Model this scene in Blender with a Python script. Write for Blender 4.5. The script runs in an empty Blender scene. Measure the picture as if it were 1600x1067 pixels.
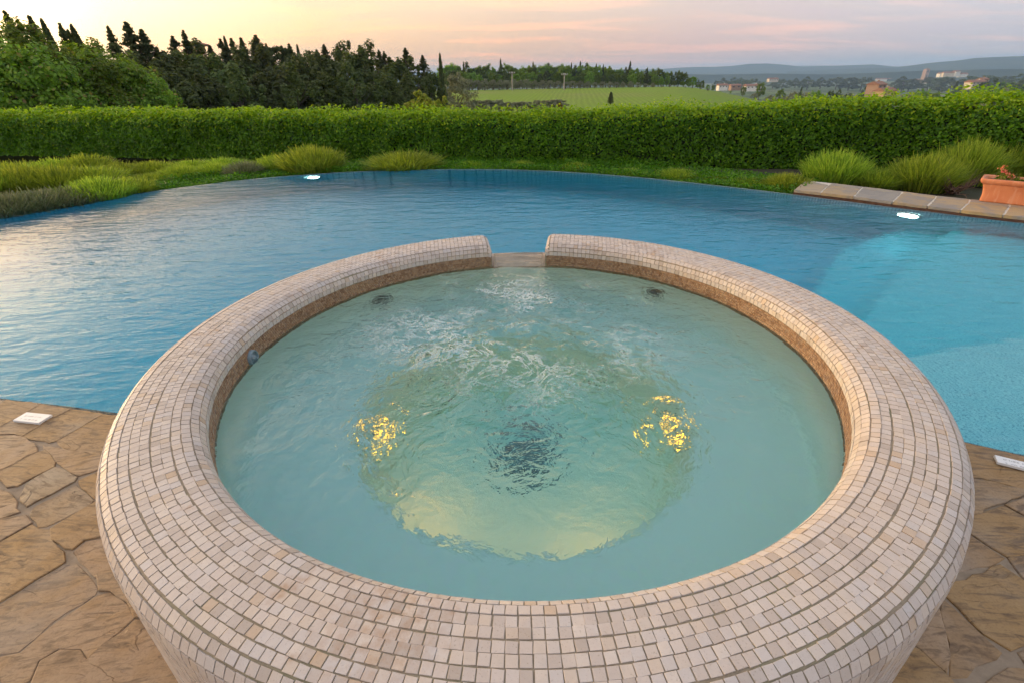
import bpy, bmesh, math, random
import numpy as np
from mathutils import Vector, Matrix, noise as mnoise

random.seed(7)
rng = np.random.default_rng(7)
R = math.radians
sc = bpy.context.scene
COL = sc.collection

# ------------------------------------------------------------------ camera
F_PX, PITCH, YAW, ROLL = 772.0, 0.4923378, -0.0139044, -0.0210210
CAM = np.array([-0.0244888, -1.7083928, 0.9324189])
fw = np.array([math.sin(YAW)*math.cos(PITCH), math.cos(YAW)*math.cos(PITCH), -math.sin(PITCH)])
_r = np.array([math.cos(YAW), -math.sin(YAW), 0.0]); _u = np.cross(_r, fw)
RT = _r*math.cos(ROLL) + _u*math.sin(ROLL); UP = -_r*math.sin(ROLL) + _u*math.cos(ROLL)
cam_d = bpy.data.cameras.new('camera'); cam_o = bpy.data.objects.new('camera', cam_d); COL.objects.link(cam_o)
cam_d.sensor_width = 36.0; cam_d.lens = 36.0*F_PX/1600.0
cam_d.clip_start = 0.05; cam_d.clip_end = 40000
M = Matrix(((RT[0], UP[0], -fw[0], CAM[0]), (RT[1], UP[1], -fw[1], CAM[1]), (RT[2], UP[2], -fw[2], CAM[2]), (0, 0, 0, 1)))
cam_o.matrix_world = M
sc.camera = cam_o

# ------------------------------------------------------------------ sky, sun, exposure
SUN_AZ, SUN_EL = R(-64), R(5.5)          # azimuth from +Y, positive to +X
W = bpy.data.worlds.new('World'); sc.world = W; W.use_nodes = True
SKY_STRENGTH = 0.15
def build_world():
    nt = W.node_tree; N = nt.nodes; L = nt.links; N.clear()
    out = N.new('ShaderNodeOutputWorld'); bg = N.new('ShaderNodeBackground'); bg.inputs['Strength'].default_value = SKY_STRENGTH
    sky = N.new('ShaderNodeTexSky'); sky.sky_type = 'NISHITA'; sky.sun_disc = False
    sky.sun_elevation = SUN_EL; sky.sun_rotation = SUN_AZ
    sky.air_density = 1.6; sky.dust_density = 4.0; sky.ozone_density = 1.5
    tc = N.new('ShaderNodeTexCoord'); sep = N.new('ShaderNodeSeparateXYZ'); L.new(tc.outputs['Generated'], sep.inputs[0])
    # plane projection of the direction -> streaky cloud veil
    den = N.new('ShaderNodeMath'); den.operation = 'ADD'; den.inputs[1].default_value = 0.10
    mx = N.new('ShaderNodeMath'); mx.operation = 'MAXIMUM'; mx.inputs[1].default_value = 0.0
    L.new(sep.outputs['Z'], mx.inputs[0]); L.new(mx.outputs[0], den.inputs[0])
    dv = N.new('ShaderNodeVectorMath'); dv.operation = 'DIVIDE'
    cmb = N.new('ShaderNodeCombineXYZ')
    for k in range(3): L.new(den.outputs[0], cmb.inputs[k])
    L.new(tc.outputs['Generated'], dv.inputs[0]); L.new(cmb.outputs[0], dv.inputs[1])
    mp = N.new('ShaderNodeMapping'); mp.inputs['Scale'].default_value = (0.38, 0.95, 0.0); mp.inputs['Rotation'].default_value = (0, 0, R(12)); mp.inputs['Location'].default_value = (3.3, 1.7, 0)
    L.new(dv.outputs[0], mp.inputs['Vector'])
    nz = N.new('ShaderNodeTexNoise'); nz.inputs['Scale'].default_value = 1.3; nz.inputs['Detail'].default_value = 5; nz.inputs['Roughness'].default_value = 0.55; nz.inputs['Distortion'].default_value = 0.4
    L.new(mp.outputs[0], nz.inputs['Vector'])
    cr = N.new('ShaderNodeValToRGB'); cr.color_ramp.elements[0].position = 0.47; cr.color_ramp.elements[1].position = 0.64
    L.new(nz.outputs['Fac'], cr.inputs[0])
    # closeness to the sun: warm where the sunset is, mauve away from it
    sv = N.new('ShaderNodeVectorMath'); sv.operation = 'DOT_PRODUCT'
    sv.inputs[1].default_value = (math.sin(SUN_AZ)*math.cos(SUN_EL), math.cos(SUN_AZ)*math.cos(SUN_EL), math.sin(SUN_EL))
    L.new(tc.outputs['Generated'], sv.inputs[0])
    mr = N.new('ShaderNodeMapRange'); mr.inputs['From Min'].default_value = -0.3; mr.inputs['From Max'].default_value = 1
    L.new(sv.outputs['Value'], mr.inputs[0])
    def band(stops):
        x = N.new('ShaderNodeValToRGB'); e = x.color_ramp.elements; g = 1.14/SKY_STRENGTH
        e[0].position = stops[0][0]; e[1].position = stops[-1][0]
        e[0].color = (*[v*g for v in stops[0][1]], 1); e[1].color = (*[v*g for v in stops[-1][1]], 1)
        for p, c in stops[1:-1]:
            q = e.new(p); q.color = (*[v*g for v in c], 1)
        L.new(mr.outputs[0], x.inputs[0]); return x.outputs[0]
    low = band([(0.0, (.60, .55, .60)), (.12, (.66, .55, .57)), (.35, (.80, .50, .42)), (.57, (.98, .55, .31)), (.78, (1.25, .72, .30)), (.90, (1.6, 1.08, .46)), (1.0, (2.8, 2.3, 1.3))])
    high = band([(0.0, (.72, .74, .80)), (.1, (.74, .73, .77)), (.35, (.84, .72, .66)), (.57, (.98, .77, .59)), (.78, (1.28, .95, .60)), (.90, (1.75, 1.42, .90)), (1.0, (3.0, 2.6, 1.8))])
    zen = band([(0.0, (.70, .76, .90)), (.5, (.74, .79, .92)), (1.0, (.95, .95, .98))])
    k1 = N.new('ShaderNodeMapRange'); k1.interpolation_type = 'SMOOTHSTEP'; k1.inputs['From Min'].default_value = 0.0; k1.inputs['From Max'].default_value = 0.14; L.new(mx.outputs[0], k1.inputs[0])
    k2 = N.new('ShaderNodeMapRange'); k2.interpolation_type = 'SMOOTHSTEP'; k2.inputs['From Min'].default_value = 0.15; k2.inputs['From Max'].default_value = 0.8; L.new(mx.outputs[0], k2.inputs[0])
    def mixrgb(f, a, b, mode='MIX'):
        x = N.new('ShaderNodeMixRGB'); x.blend_type = mode
        for i_, v in enumerate((f, a, b)):
            if isinstance(v, float): x.inputs[i_].default_value = v
            elif isinstance(v, tuple): x.inputs[i_].default_value = (*v, 1)
            else: L.new(v, x.inputs[i_])
        return x.outputs[0]
    veil = mixrgb(k2.outputs[0], mixrgb(k1.outputs[0], low, high), zen)
    base = mixrgb(0.88, sky.outputs[0], veil)
    lit = mixrgb(1.0, veil, (1.32, 1.04, 0.88), 'MULTIPLY'); dim = mixrgb(1.0, veil, (0.88, 0.86, 0.90), 'MULTIPLY')
    mc = N.new('ShaderNodeMath'); mc.operation = 'MULTIPLY'; mc.inputs[1].default_value = 0.8; L.new(cr.outputs[0], mc.inputs[0])
    cr2 = N.new('ShaderNodeValToRGB'); cr2.color_ramp.elements[0].position = 0.30; cr2.color_ramp.elements[0].color = (0.6, 0.6, 0.6, 1); cr2.color_ramp.elements[1].position = 0.46; cr2.color_ramp.elements[1].color = (0, 0, 0, 1)
    L.new(nz.outputs['Fac'], cr2.inputs[0])
    col = mixrgb(cr2.outputs[0], mixrgb(mc.outputs[0], base, lit), dim)
    # aureole of the hazy setting sun
    pw = N.new('ShaderNodeMath'); pw.operation = 'POWER'; pw.inputs[1].default_value = 300.0; pw.use_clamp = True
    cl = N.new('ShaderNodeMath'); cl.operation = 'MAXIMUM'; cl.inputs[1].default_value = 0.0; L.new(sv.outputs['Value'], cl.inputs[0]); L.new(cl.outputs[0], pw.inputs[0])
    glow = mixrgb(1.0, (32.0/SKY_STRENGTH, 20.0/SKY_STRENGTH, 8.0/SKY_STRENGTH), pw.outputs[0], 'MULTIPLY')
    col = mixrgb(1.0, col, glow, 'ADD')
    pw2 = N.new('ShaderNodeMath'); pw2.operation = 'POWER'; pw2.inputs[1].default_value = 19.0; L.new(cl.outputs[0], pw2.inputs[0])
    col = mixrgb(1.0, col, mixrgb(1.0, (6.5/SKY_STRENGTH, 4.1/SKY_STRENGTH, 1.9/SKY_STRENGTH), pw2.outputs[0], 'MULTIPLY'), 'ADD')
    L.new(col, bg.inputs['Color']); L.new(bg.outputs[0], out.inputs[0])
build_world()

sun_d = bpy.data.lights.new('sun', 'SUN'); sun_d.energy = 1.8; sun_d.angle = R(2.5); sun_d.color = (1.0, 0.72, 0.42)
sun_o = bpy.data.objects.new('sun', sun_d); COL.objects.link(sun_o); sun_o.location = (-20, 13, 20)
to_sun = Vector((math.sin(SUN_AZ)*math.cos(SUN_EL), math.cos(SUN_AZ)*math.cos(SUN_EL), math.sin(SUN_EL)))
sun_o.rotation_euler = to_sun.to_track_quat('Z', 'Y').to_euler()

vs = sc.view_settings
vs.view_transform = 'Standard'; vs.look = 'None'; vs.gamma = 1.0; vs.use_curve_mapping = False
vs.exposure = 0.10
sc.cycles.use_denoising = True
sc.cycles.use_adaptive_sampling = True; sc.cycles.adaptive_threshold = 0.03
sc.cycles.max_bounces = 8; sc.cycles.transparent_max_bounces = 8; sc.cycles.transmission_bounces = 6
sc.cycles.glossy_bounces = 3; sc.cycles.diffuse_bounces = 3; sc.cycles.volume_bounces = 0
sc.cycles.sample_clamp_indirect = 30.0
sc.cycles.blur_glossy = 0.3

# ------------------------------------------------------------------ pixel -> world helpers (photograph 1600x1067)
def ray(px, py):
    d = fw + (px-800)/F_PX*RT - (py-533.5)/F_PX*UP
    return d/np.linalg.norm(d)
def atz(px, py, z):
    d = ray(px, py); return CAM + d*(z-CAM[2])/d[2]
def atd(px, py, dist):
    d = ray(px, py); return CAM + d*dist/math.hypot(d[0], d[1])
def proj(P):
    d = np.asarray(P, float)-CAM; z = d@fw
    return 800+F_PX*(d@RT)/z, 533.5-F_PX*(d@UP)/z

# ------------------------------------------------------------------ object helpers
def link(o, parent=None):
    COL.objects.link(o)
    if parent is not None: o.parent = parent
    return o
def np_mesh(name, V, F, mat, smooth=False, mats=None, fmat=None):
    """V (n,3); F (m,k) or list of arrays"""
    me = bpy.data.meshes.new(name)
    V = np.asarray(V, np.float32)
    Fs = F if isinstance(F, list) else [F]
    Fs = [np.asarray(f, np.int32) for f in Fs if len(f)]
    nl = sum(f.size for f in Fs); nf = sum(len(f) for f in Fs)
    me.vertices.add(len(V)); me.vertices.foreach_set('co', V.ravel())
    me.loops.add(nl); me.loops.foreach_set('vertex_index', np.concatenate([f.ravel() for f in Fs]))
    tot = np.concatenate([np.full(len(f), f.shape[1], np.int32) for f in Fs])
    st = np.concatenate([[0], np.cumsum(tot)[:-1]]).astype(np.int32)
    me.polygons.add(nf); me.polygons.foreach_set('loop_start', st); me.polygons.foreach_set('loop_total', tot)
    for m_ in (mats or [mat]): me.materials.append(m_)
    if fmat is not None: me.polygons.foreach_set('material_index', np.asarray(fmat, np.int32))
    me.polygons.foreach_set('use_smooth', np.full(nf, bool(smooth)))
    me.update(calc_edges=True); me.validate()
    return me
def obj(name, me, parent=None):
    return link(bpy.data.objects.new(name, me), parent)
def empty(name, loc=(0, 0, 0), rz=0.0):
    o = bpy.data.objects.new(name, None); o.location = loc; o.rotation_euler = (0, 0, rz); COL.objects.link(o); return o
def tag(o, label=None, cat=None, group=None, kind=None):
    if label: o['label'] = label
    if cat: o['category'] = cat
    if group: o['group'] = group
    if kind: o['kind'] = kind
    return o
def bm_mesh(name, bm, mat, smooth=False):
    me = bpy.data.meshes.new(name); bmesh.ops.recalc_face_normals(bm, faces=bm.faces); bm.to_mesh(me); bm.free()
    me.materials.append(mat)
    if smooth: me.polygons.foreach_set('use_smooth', np.ones(len(me.polygons), bool))
    return me
def bm_box(bm, c, s, rz=0, taper=1.0, bevel=0.0):
    r = bmesh.ops.create_cube(bm, size=1.0); vs_ = r['verts']
    for v in vs_:
        k = taper if v.co.z > 0 else 1.0
        v.co = Vector((v.co.x*s[0]*k, v.co.y*s[1]*k, v.co.z*s[2]))
    if bevel: bmesh.ops.bevel(bm, geom=list({e for v in vs_ for e in v.link_edges}), offset=bevel, segments=2, affect='EDGES')
    return vs_
def lathe(profile, n=48, a0=0.0, a1=2*math.pi):
    closed = abs(a1-a0-2*math.pi) < 1e-6
    m = n if closed else n+1
    A = np.linspace(a0, a1, n+1)[:m]; P = np.array(profile)
    V = np.stack([np.outer(np.cos(A), P[:, 0]), np.outer(np.sin(A), P[:, 0]), np.tile(P[:, 1], (m, 1))], -1).reshape(-1, 3)
    k = len(P); F = []
    for i in range(n):
        j = (i+1) % m
        for q in range(k-1): F.append((i*k+q, j*k+q, j*k+q+1, i*k+q+1))
    return V, np.array(F)
def prism(poly, z0, z1):
    n = len(poly); V = [(x, y, z0) for x, y in poly]+[(x, y, z1) for x, y in poly]
    return V, n
def ngon_prism_mesh(name, poly, z0, z1, mat):
    bm = bmesh.new()
    b = [bm.verts.new((x, y, z0)) for x, y in poly]; t = [bm.verts.new((x, y, z1)) for x, y in poly]
    bm.faces.new(t); bm.faces.new(b[::-1]); n = len(poly)
    for i in range(n): bm.faces.new((b[i], b[(i+1) % n], t[(i+1) % n], t[i]))
    return bm_mesh(name, bm, mat)

# ------------------------------------------------------------------ material helpers
class NT:
    def __init__(s, name):
        s.m = bpy.data.materials.new(name); s.m.use_nodes = True; s.t = s.m.node_tree; s.N = s.t.nodes; s.L = s.t.links
        s.b = s.N['Principled BSDF']; s.o = s.N['Material Output']
    def n(s, t, **kw):
        x = s.N.new(t)
        for k, v in kw.items():
            if k in x.inputs: x.inputs[k].default_value = v
            else: setattr(x, k, v)
        return x
    def l(s, a, b): s.L.new(a, b)
    def noise(s, scale, detail=4, rough=0.55, vec=None, dist=0.0):
        x = s.n('ShaderNodeTexNoise'); x.inputs['Scale'].default_value = scale; x.inputs['Detail'].default_value = detail
        x.inputs['Roughness'].default_value = rough; x.inputs['Distortion'].default_value = dist
        if vec is not None: s.l(vec, x.inputs['Vector'])
        return x.outputs['Fac']
    def ramp(s, fac, stops):
        x = s.n('ShaderNodeValToRGB'); e = x.color_ramp.elements
        e[0].position, e[0].color = stops[0][0], (*stops[0][1], 1); e[1].position, e[1].color = stops[-1][0], (*stops[-1][1], 1)
        for p, c in stops[1:-1]:
            q = e.new(p); q.color = (*c, 1)
        s.l(fac, x.inputs[0]); return x.outputs[0]
    def mix(s, fac, a, b, mode='MIX'):
        x = s.n('ShaderNodeMixRGB'); x.blend_type = mode
        for i, v in ((0, fac), (1, a), (2, b)):
            if isinstance(v, (int, float)): x.inputs[i].default_value = v
            elif isinstance(v, tuple): x.inputs[i].default_value = (*v, 1)
            else: s.l(v, x.inputs[i])
        return x.outputs[0]
    def math(s, op, a, b=None):
        x = s.n('ShaderNodeMath'); x.operation = op
        for i, v in ((0, a), (1, b)):
            if v is None: continue
            if isinstance(v, (int, float)): x.inputs[i].default_value = v
            else: s.l(v, x.inputs[i])
        return x.outputs[0]
    def bump(s, h, strength=0.3, dist=0.01, nrm=None):
        x = s.n('ShaderNodeBump'); x.inputs['Strength'].default_value = strength; x.inputs['Distance'].default_value = dist
        s.l(h, x.inputs['Height'])
        if nrm is not None: s.l(nrm, x.inputs['Normal'])
        return x.outputs[0]
    def coord(s, kind='Object', scale=None, rot=None):
        tc = s.n('ShaderNodeTexCoord'); o = tc.outputs[kind]
        if scale or rot:
            mp = s.n('ShaderNodeMapping')
            if scale: mp.inputs['Scale'].default_value = scale
            if rot: mp.inputs['Rotation'].default_value = rot
            s.l(o, mp.inputs[0]); o = mp.outputs[0]
        return o
    def world(s, scale=None, rot=None):
        g = s.n('ShaderNodeNewGeometry'); o = g.outputs['Position']
        if scale or rot:
            mp = s.n('ShaderNodeMapping')
            if scale: mp.inputs['Scale'].default_value = scale
            if rot: mp.inputs['Rotation'].default_value = rot
            s.l(o, mp.inputs[0]); o = mp.outputs[0]
        return o
    def rand_obj(s): return s.n('ShaderNodeObjectInfo').outputs['Random']
    def rand_island(s): return s.n('ShaderNodeNewGeometry').outputs['Random Per Island']
    def set(s, col=None, rough=None, nrm=None, spec=None):
        for k, v in (('Base Color', col), ('Roughness', rough), ('Normal', nrm), ('Specular IOR Level', spec)):
            if v is None: continue
            if isinstance(v, (int, float)): s.b.inputs[k].default_value = v
            elif isinstance(v, tuple): s.b.inputs[k].default_value = (*v, 1)
            else: s.l(v, s.b.inputs[k])
        return s.m

def simple(name, col, rough=0.6, var=0.15, scale=8.0, bump=0.0):
    t = NT(name); f = t.noise(scale, 5, vec=t.coord('Object'))
    c = t.ramp(f, [(0.3, tuple(x*(1-var) for x in col)), (0.7, tuple(min(1, x*(1+var)) for x in col))])
    return t.set(c, rough, t.bump(f, bump, 0.01) if bump else None)

def foliage(name, stops, trans=0.35, rough=0.55, objvar=0.25):
    t = NT(name)
    c = t.ramp(t.rand_island(), stops)
    hsv = t.n('ShaderNodeHueSaturation'); t.l(c, hsv.inputs['Color'])
    r = t.rand_obj()
    t.l(t.math('ADD', t.math('MULTIPLY', r, objvar*2), 1.0-objvar), hsv.inputs['Value'])
    t.l(t.math('ADD', t.math('MULTIPLY', r, 0.03), 0.485), hsv.inputs['Hue'])
    t.set(hsv.outputs[0], rough, spec=0.3)
    tr = t.n('ShaderNodeBsdfTranslucent'); t.l(t.mix(1.0, hsv.outputs[0], (1.5, 1.45, 0.7), 'MULTIPLY'), tr.inputs['Color'])
    ms = t.n('ShaderNodeMixShader'); ms.inputs[0].default_value = trans
    t.l(t.b.outputs[0], ms.inputs[1]); t.l(tr.outputs[0], ms.inputs[2]); t.l(ms.outputs[0], t.o.inputs['Surface'])
    return t.m

TILE_STOPS = [(0.0, (0.44, 0.375, 0.32)), (0.12, (0.50, 0.435, 0.385)), (0.3, (0.54, 0.47, 0.415)), (0.5, (0.575, 0.505, 0.45)), (0.66, (0.54, 0.495, 0.465)),
              (0.8, (0.57, 0.48, 0.395)), (0.94, (0.61, 0.545, 0.485)), (1.0, (0.50, 0.385, 0.28))]
def tile_mat(name, per_object):
    t = NT(name); r = t.rand_obj() if per_object else t.rand_island()
    base = t.ramp(r, TILE_STOPS)
    w = t.world(); n1 = t.noise(60, 6, 0.65, w); n2 = t.noise(260, 4, 0.6, w)
    base = t.mix(t.math('MULTIPLY', n1, 0.5), base, t.mix(1.0, base, (0.78, 0.70, 0.62), 'MULTIPLY'))
    pits = t.ramp(n2, [(0.30, (0.55, 0.5, 0.42)), (0.40, (1, 1, 1))])
    base = t.mix(0.55, base, pits, 'MULTIPLY')
    # rusty stains where water has dried on the near rim
    st = t.noise(7.5, 4, 0.6, w); stm = t.ramp(st, [(0.62, (0, 0, 0)), (0.72, (1, 1, 1))])
    dd = t.n('ShaderNodeVectorMath'); dd.operation = 'DISTANCE'; t.l(w, dd.inputs[0]); dd.inputs[1].default_value = (-0.27, -1.16, 0.07)
    near_ = t.n('ShaderNodeMapRange'); near_.inputs['From Min'].default_value = 0.04; near_.inputs['From Max'].default_value = 0.17; near_.inputs['To Min'].default_value = 0.9; near_.inputs['To Max'].default_value = 0.0; t.l(dd.outputs['Value'], near_.inputs[0])
    stm = t.math('MAXIMUM', stm, t.math('MULTIPLY', near_.outputs[0], t.ramp(t.noise(40, 4, 0.6, w), [(0.42, (0, 0, 0)), (0.58, (1, 1, 1))])))
    st2 = t.math('MULTIPLY', t.math('MULTIPLY', stm, n1), 0.95)
    base = t.mix(st2, base, (0.36, 0.21, 0.11))
    h = t.math('ADD', n1, t.math('MULTIPLY', n2, 0.5))
    return t.set(base, t.math('ADD', t.math('MULTIPLY', n1, 0.3), 0.42), t.bump(h, 0.35, 0.0015), 0.35)
M_TILE_O = tile_mat('tumbled_stone_tile', True); M_TILE_I = tile_mat('tumbled_stone_tile_mass', False)

def grout_mat():
    t = NT('grout'); w = t.world(); n = t.noise(45, 6, 0.65, w); n2 = t.noise(5, 3, 0.5, w)
    c = t.ramp(n, [(0.3, (0.20, 0.16, 0.11)), (0.7, (0.35, 0.285, 0.20))])
    c = t.mix(t.ramp(n2, [(0.5, (0, 0, 0)), (0.68, (0.7, 0.7, 0.7))]), c, (0.19, 0.19, 0.10))
    return t.set(c, 0.85, t.bump(n, 0.5, 0.002))
M_GROUT = grout_mat()

def brown_mosaic():
    t = NT('brown_mosaic_tile')
    c = t.ramp(t.rand_island(), [(0.0, (0.20, 0.105, 0.055)), (0.35, (0.30, 0.17, 0.09)), (0.7, (0.38, 0.24, 0.14)), (1.0, (0.24, 0.15, 0.10))])
    return t.set(c, 0.45, spec=0.4)
M_BROWN = brown_mosaic()

def brick_mosaic(name, c1, c2, mort, size, rough=0.35, use_uvlike=False):
    t = NT(name); w = t.world()
    b = t.n('ShaderNodeTexBrick'); b.offset = 0.0; b.inputs['Scale'].default_value = 1.0
    b.inputs['Brick Width'].default_value = size; b.inputs['Row Height'].default_value = size; b.inputs['Mortar Size'].default_value = size*0.07
    b.inputs['Color1'].default_value = (*c1, 1); b.inputs['Color2'].default_value = (*c2, 1); b.inputs['Mortar'].default_value = (*mort, 1)
    t.l(w, b.inputs['Vector'])
    n = t.noise(1.3, 3, 0.5, w)
    c = t.mix(t.math('MULTIPLY', n, 0.5), b.outputs['Color'], t.mix(1.0, b.outputs['Color'], (0.75, 0.8, 0.85), 'MULTIPLY'))
    return t.set(c, rough, t.bump(b.outputs['Fac'], -0.3, 0.002))
M_POOLTILE = brick_mosaic('pool_mosaic', (0.62, 0.78, 0.82), (0.72, 0.84, 0.87), (0.25, 0.42, 0.52), 0.025)
def spa_lining():
    t = NT('spa_lining'); w = t.world(); v = t.n('ShaderNodeTexVoronoi'); v.inputs['Scale'].default_value = 55; t.l(w, v.inputs['Vector'])
    c = t.mix(0.12, (0.73, 0.735, 0.69), v.outputs['Color'], 'OVERLAY')
    return t.set(t.mix(t.noise(2.5, 3, vec=w), c, (0.72, 0.74, 0.71)), 0.5)
M_LINING = spa_lining()

def stone_mat():
    t = NT('sandstone_slab'); r = t.rand_obj()
    w = t.world()
    vr = t.n('ShaderNodeVectorRotate'); vr.rotation_type = 'Z_AXIS'; t.l(w, vr.inputs['Vector'])
    t.l(t.math('MULTIPLY', t.math('SUBTRACT', r, 0.55), 0.7), vr.inputs['Angle'])      # bedding direction differs slab by slab
    off = t.n('ShaderNodeVectorMath'); off.operation = 'ADD'; t.l(vr.outputs[0], off.inputs[0])
    cb = t.n('ShaderNodeCombineXYZ'); t.l(t.math('MULTIPLY', r, 37.0), cb.inputs[0]); t.l(t.math('MULTIPLY', r, 11.0), cb.inputs[1]); t.l(cb.outputs[0], off.inputs[1])
    mp = t.n('ShaderNodeMapping'); mp.inputs['Scale'].default_value = (7, 34, 6); mp.inputs['Rotation'].default_value = (0, 0, R(-32)); t.l(off.outputs[0], mp.inputs[0])
    mp2 = t.n('ShaderNodeMapping'); mp2.inputs['Scale'].default_value = (2.2, 5.5, 2); mp2.inputs['Rotation'].default_value = (0, 0, R(-32)); t.l(off.outputs[0], mp2.inputs[0])
    streak = t.noise(1.0, 7, 0.65, mp.outputs[0], 1.2)
    flake = t.noise(1.0, 4, 0.5, mp2.outputs[0], 0.9)
    big = t.noise(5.0, 4, 0.55, off.outputs[0], 0.6)
    fine = t.noise(110, 6, 0.7, w); mid = t.noise(28, 5, 0.65, w)
    base = t.ramp(r, [(0.0, (0.31, 0.21, 0.115)), (0.2, (0.38, 0.265, 0.16)), (0.4, (0.40, 0.295, 0.205)), (0.6, (0.40, 0.265, 0.125)), (0.8, (0.35, 0.24, 0.14)), (1.0, (0.34, 0.285, 0.21))])
    c = t.mix(t.ramp(big, [(0.40, (0, 0, 0)), (0.66, (0.65, 0.65, 0.65))]), base, (0.33, 0.195, 0.07))
    c = t.mix(t.ramp(streak, [(0.36, (0.8, 0.8, 0.8)), (0.52, (0, 0, 0))]), c, (0.135, 0.09, 0.058))
    c = t.mix(t.ramp(t.noise(2.6, 3, vec=off.outputs[0]), [(0.52, (0, 0, 0)), (0.72, (0.55, 0.55, 0.55))]), c, (0.33, 0.29, 0.24))
    c = t.mix(t.math('MULTIPLY', mid, 0.8), c, t.mix(1.0, c, (0.66, 0.62, 0.58), 'MULTIPLY'))
    c = t.mix(t.ramp(fine, [(0.3, (0.5, 0.5, 0.5)), (0.5, (0, 0, 0))]), c, t.mix(1.0, c, (0.5, 0.47, 0.43), 'MULTIPLY'))
    # cleavage: flat flakes ending in small dark steps
    lvl = t.math('MULTIPLY', flake, 9.0); fr_ = t.math('FRACT', lvl); terr = t.math('FLOOR', lvl)
    lip = t.n('ShaderNodeMapRange'); lip.inputs['From Min'].default_value = 0.0; lip.inputs['From Max'].default_value = 0.10; lip.inputs['To Min'].default_value = 1.0; lip.inputs['To Max'].default_value = 0.0; t.l(fr_, lip.inputs[0])
    crk = t.math('MULTIPLY', lip.outputs[0], t.ramp(t.noise(6, 4, 0.6, off.outputs[0]), [(0.48, (0, 0, 0)), (0.60, (1, 1, 1))]))
    c = t.mix(t.math('MULTIPLY', crk, 0.45), c, (0.09, 0.06, 0.04))
    hh = t.math('ADD', t.math('MULTIPLY', terr, 0.12), t.math('ADD', t.math('MULTIPLY', streak, 0.12), t.math('ADD', t.math('MULTIPLY', fine, 0.05), t.math('MULTIPLY', mid, 0.06))))
    hh = t.math('SUBTRACT', hh, t.math('MULTIPLY', crk, 0.12))
    return t.set(c, t.math('ADD', t.math('MULTIPLY', mid, 0.3), 0.5), t.bump(hh, 1.0, 0.016), 0.3)
M_STONE = stone_mat()
def mortar_mat():
    t = NT('mortar'); w = t.world(); n = t.noise(30, 6, 0.65, w); n2 = t.noise(3, 4, 0.6, w)
    c = t.ramp(n, [(0.3, (0.20, 0.15, 0.10)), (0.7, (0.34, 0.265, 0.19))]); c = t.mix(t.math('MULTIPLY', n2, 0.6), c, (0.28, 0.22, 0.15))
    return t.set(c, 0.9, t.bump(n, 0.7, 0.006))
M_MORTAR = mortar_mat()
M_PALE_MORTAR = simple('pale_mortar', (0.55, 0.50, 0.42), 0.9, 0.2, 40, 0.4)
M_COPE_SLOT = simple('dark_overflow_slot', (0.07, 0.035, 0.022), 0.9, 0.3, 20)
def cope_mat():
    t = NT('coping_sandstone'); r = t.rand_obj(); w = t.world()
    big = t.noise(5, 5, 0.6, w, 0.5); fine = t.noise(60, 5, 0.6, w)
    base = t.ramp(r, [(0.0, (0.30, 0.225, 0.13)), (0.25, (0.42, 0.31, 0.17)), (0.5, (0.25, 0.245, 0.23)), (0.75, (0.36, 0.28, 0.18)), (1.0, (0.44, 0.29, 0.12))])
    c = t.mix(t.ramp(big, [(0.45, (0, 0, 0)), (0.62, (0.8, 0.8, 0.8))]), base, (0.22, 0.21, 0.20))
    c = t.mix(t.math('MULTIPLY', fine, 0.4), c, t.mix(1.0, c, (0.65, 0.6, 0.55), 'MULTIPLY'))
    return t.set(c, 0.7, t.bump(t.math('ADD', big, t.math('MULTIPLY', fine, 0.3)), 0.5, 0.01))
M_COPE = cope_mat()
M_POOLEDGE = simple('pale_pool_edge', (0.40, 0.37, 0.31), 0.6, 0.15, 20)
def terracotta():
    t = NT('terracotta'); w = t.coord('Object'); n = t.noise(6, 5, 0.6, w, 0.5); sc2 = t.n('ShaderNodeMapping'); sc2.inputs['Scale'].default_value = (22, 22, 2.5); t.l(w, sc2.inputs[0])
    s = t.noise(1.0, 5, 0.6, sc2.outputs[0])
    c = t.ramp(n, [(0.3, (0.50, 0.165, 0.07)), (0.7, (0.60, 0.23, 0.105))])
    c = t.mix(t.ramp(s, [(0.5, (0, 0, 0)), (0.75, (0.55, 0.55, 0.55))]), c, (0.66, 0.42, 0.30))
    return t.set(c, 0.7, t.bump(t.noise(40, 5, vec=w), 0.25, 0.004))
M_TERRA = terracotta()
M_SOIL = simple('soil', (0.035, 0.035, 0.014), 0.95, 0.4, 14, 0.8)
def plate_mat():
    t = NT('white_plate'); w = t.coord('Object')
    mp = t.n('ShaderNodeMapping'); mp.inputs['Scale'].default_value = (150, 30, 1); t.l(w, mp.inputs[0])
    n = t.noise(1.0, 2, 0.5, mp.outputs[0]); sp = t.n('ShaderNodeSeparateXYZ'); t.l(w, sp.inputs[0])
    rows = t.math('GREATER_THAN', t.math('SINE', t.math('MULTIPLY', sp.outputs['Y'], 260.0)), 0.25)
    inx = t.math('LESS_THAN', t.math('ABSOLUTE', sp.outputs['X']), 0.052)
    iny = t.math('LESS_THAN', t.math('ABSOLUTE', sp.outputs['Y']), 0.022)
    m = t.math('MULTIPLY', t.math('MULTIPLY', rows, t.math('GREATER_THAN', n, 0.5)), t.math('MULTIPLY', inx, iny))
    return t.set(t.mix(t.math('MULTIPLY', m, 0.7), (0.72, 0.72, 0.70), (0.30, 0.31, 0.31)), 0.4)
M_PLATE = plate_mat()
M_STEEL = simple('grey_blue_fitting', (0.16, 0.22, 0.25), 0.35, 0.2, 40)
M_DARKPLASTIC = simple('dark_fitting', (0.045, 0.06, 0.06), 0.5, 0.2, 40)
M_DRAIN = simple('drain_blue_grey', (0.05, 0.10, 0.15), 0.4, 0.3, 40)
M_BARK = simple('bark', (0.11, 0.085, 0.065), 0.9, 0.35, 6, 0.6)
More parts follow.
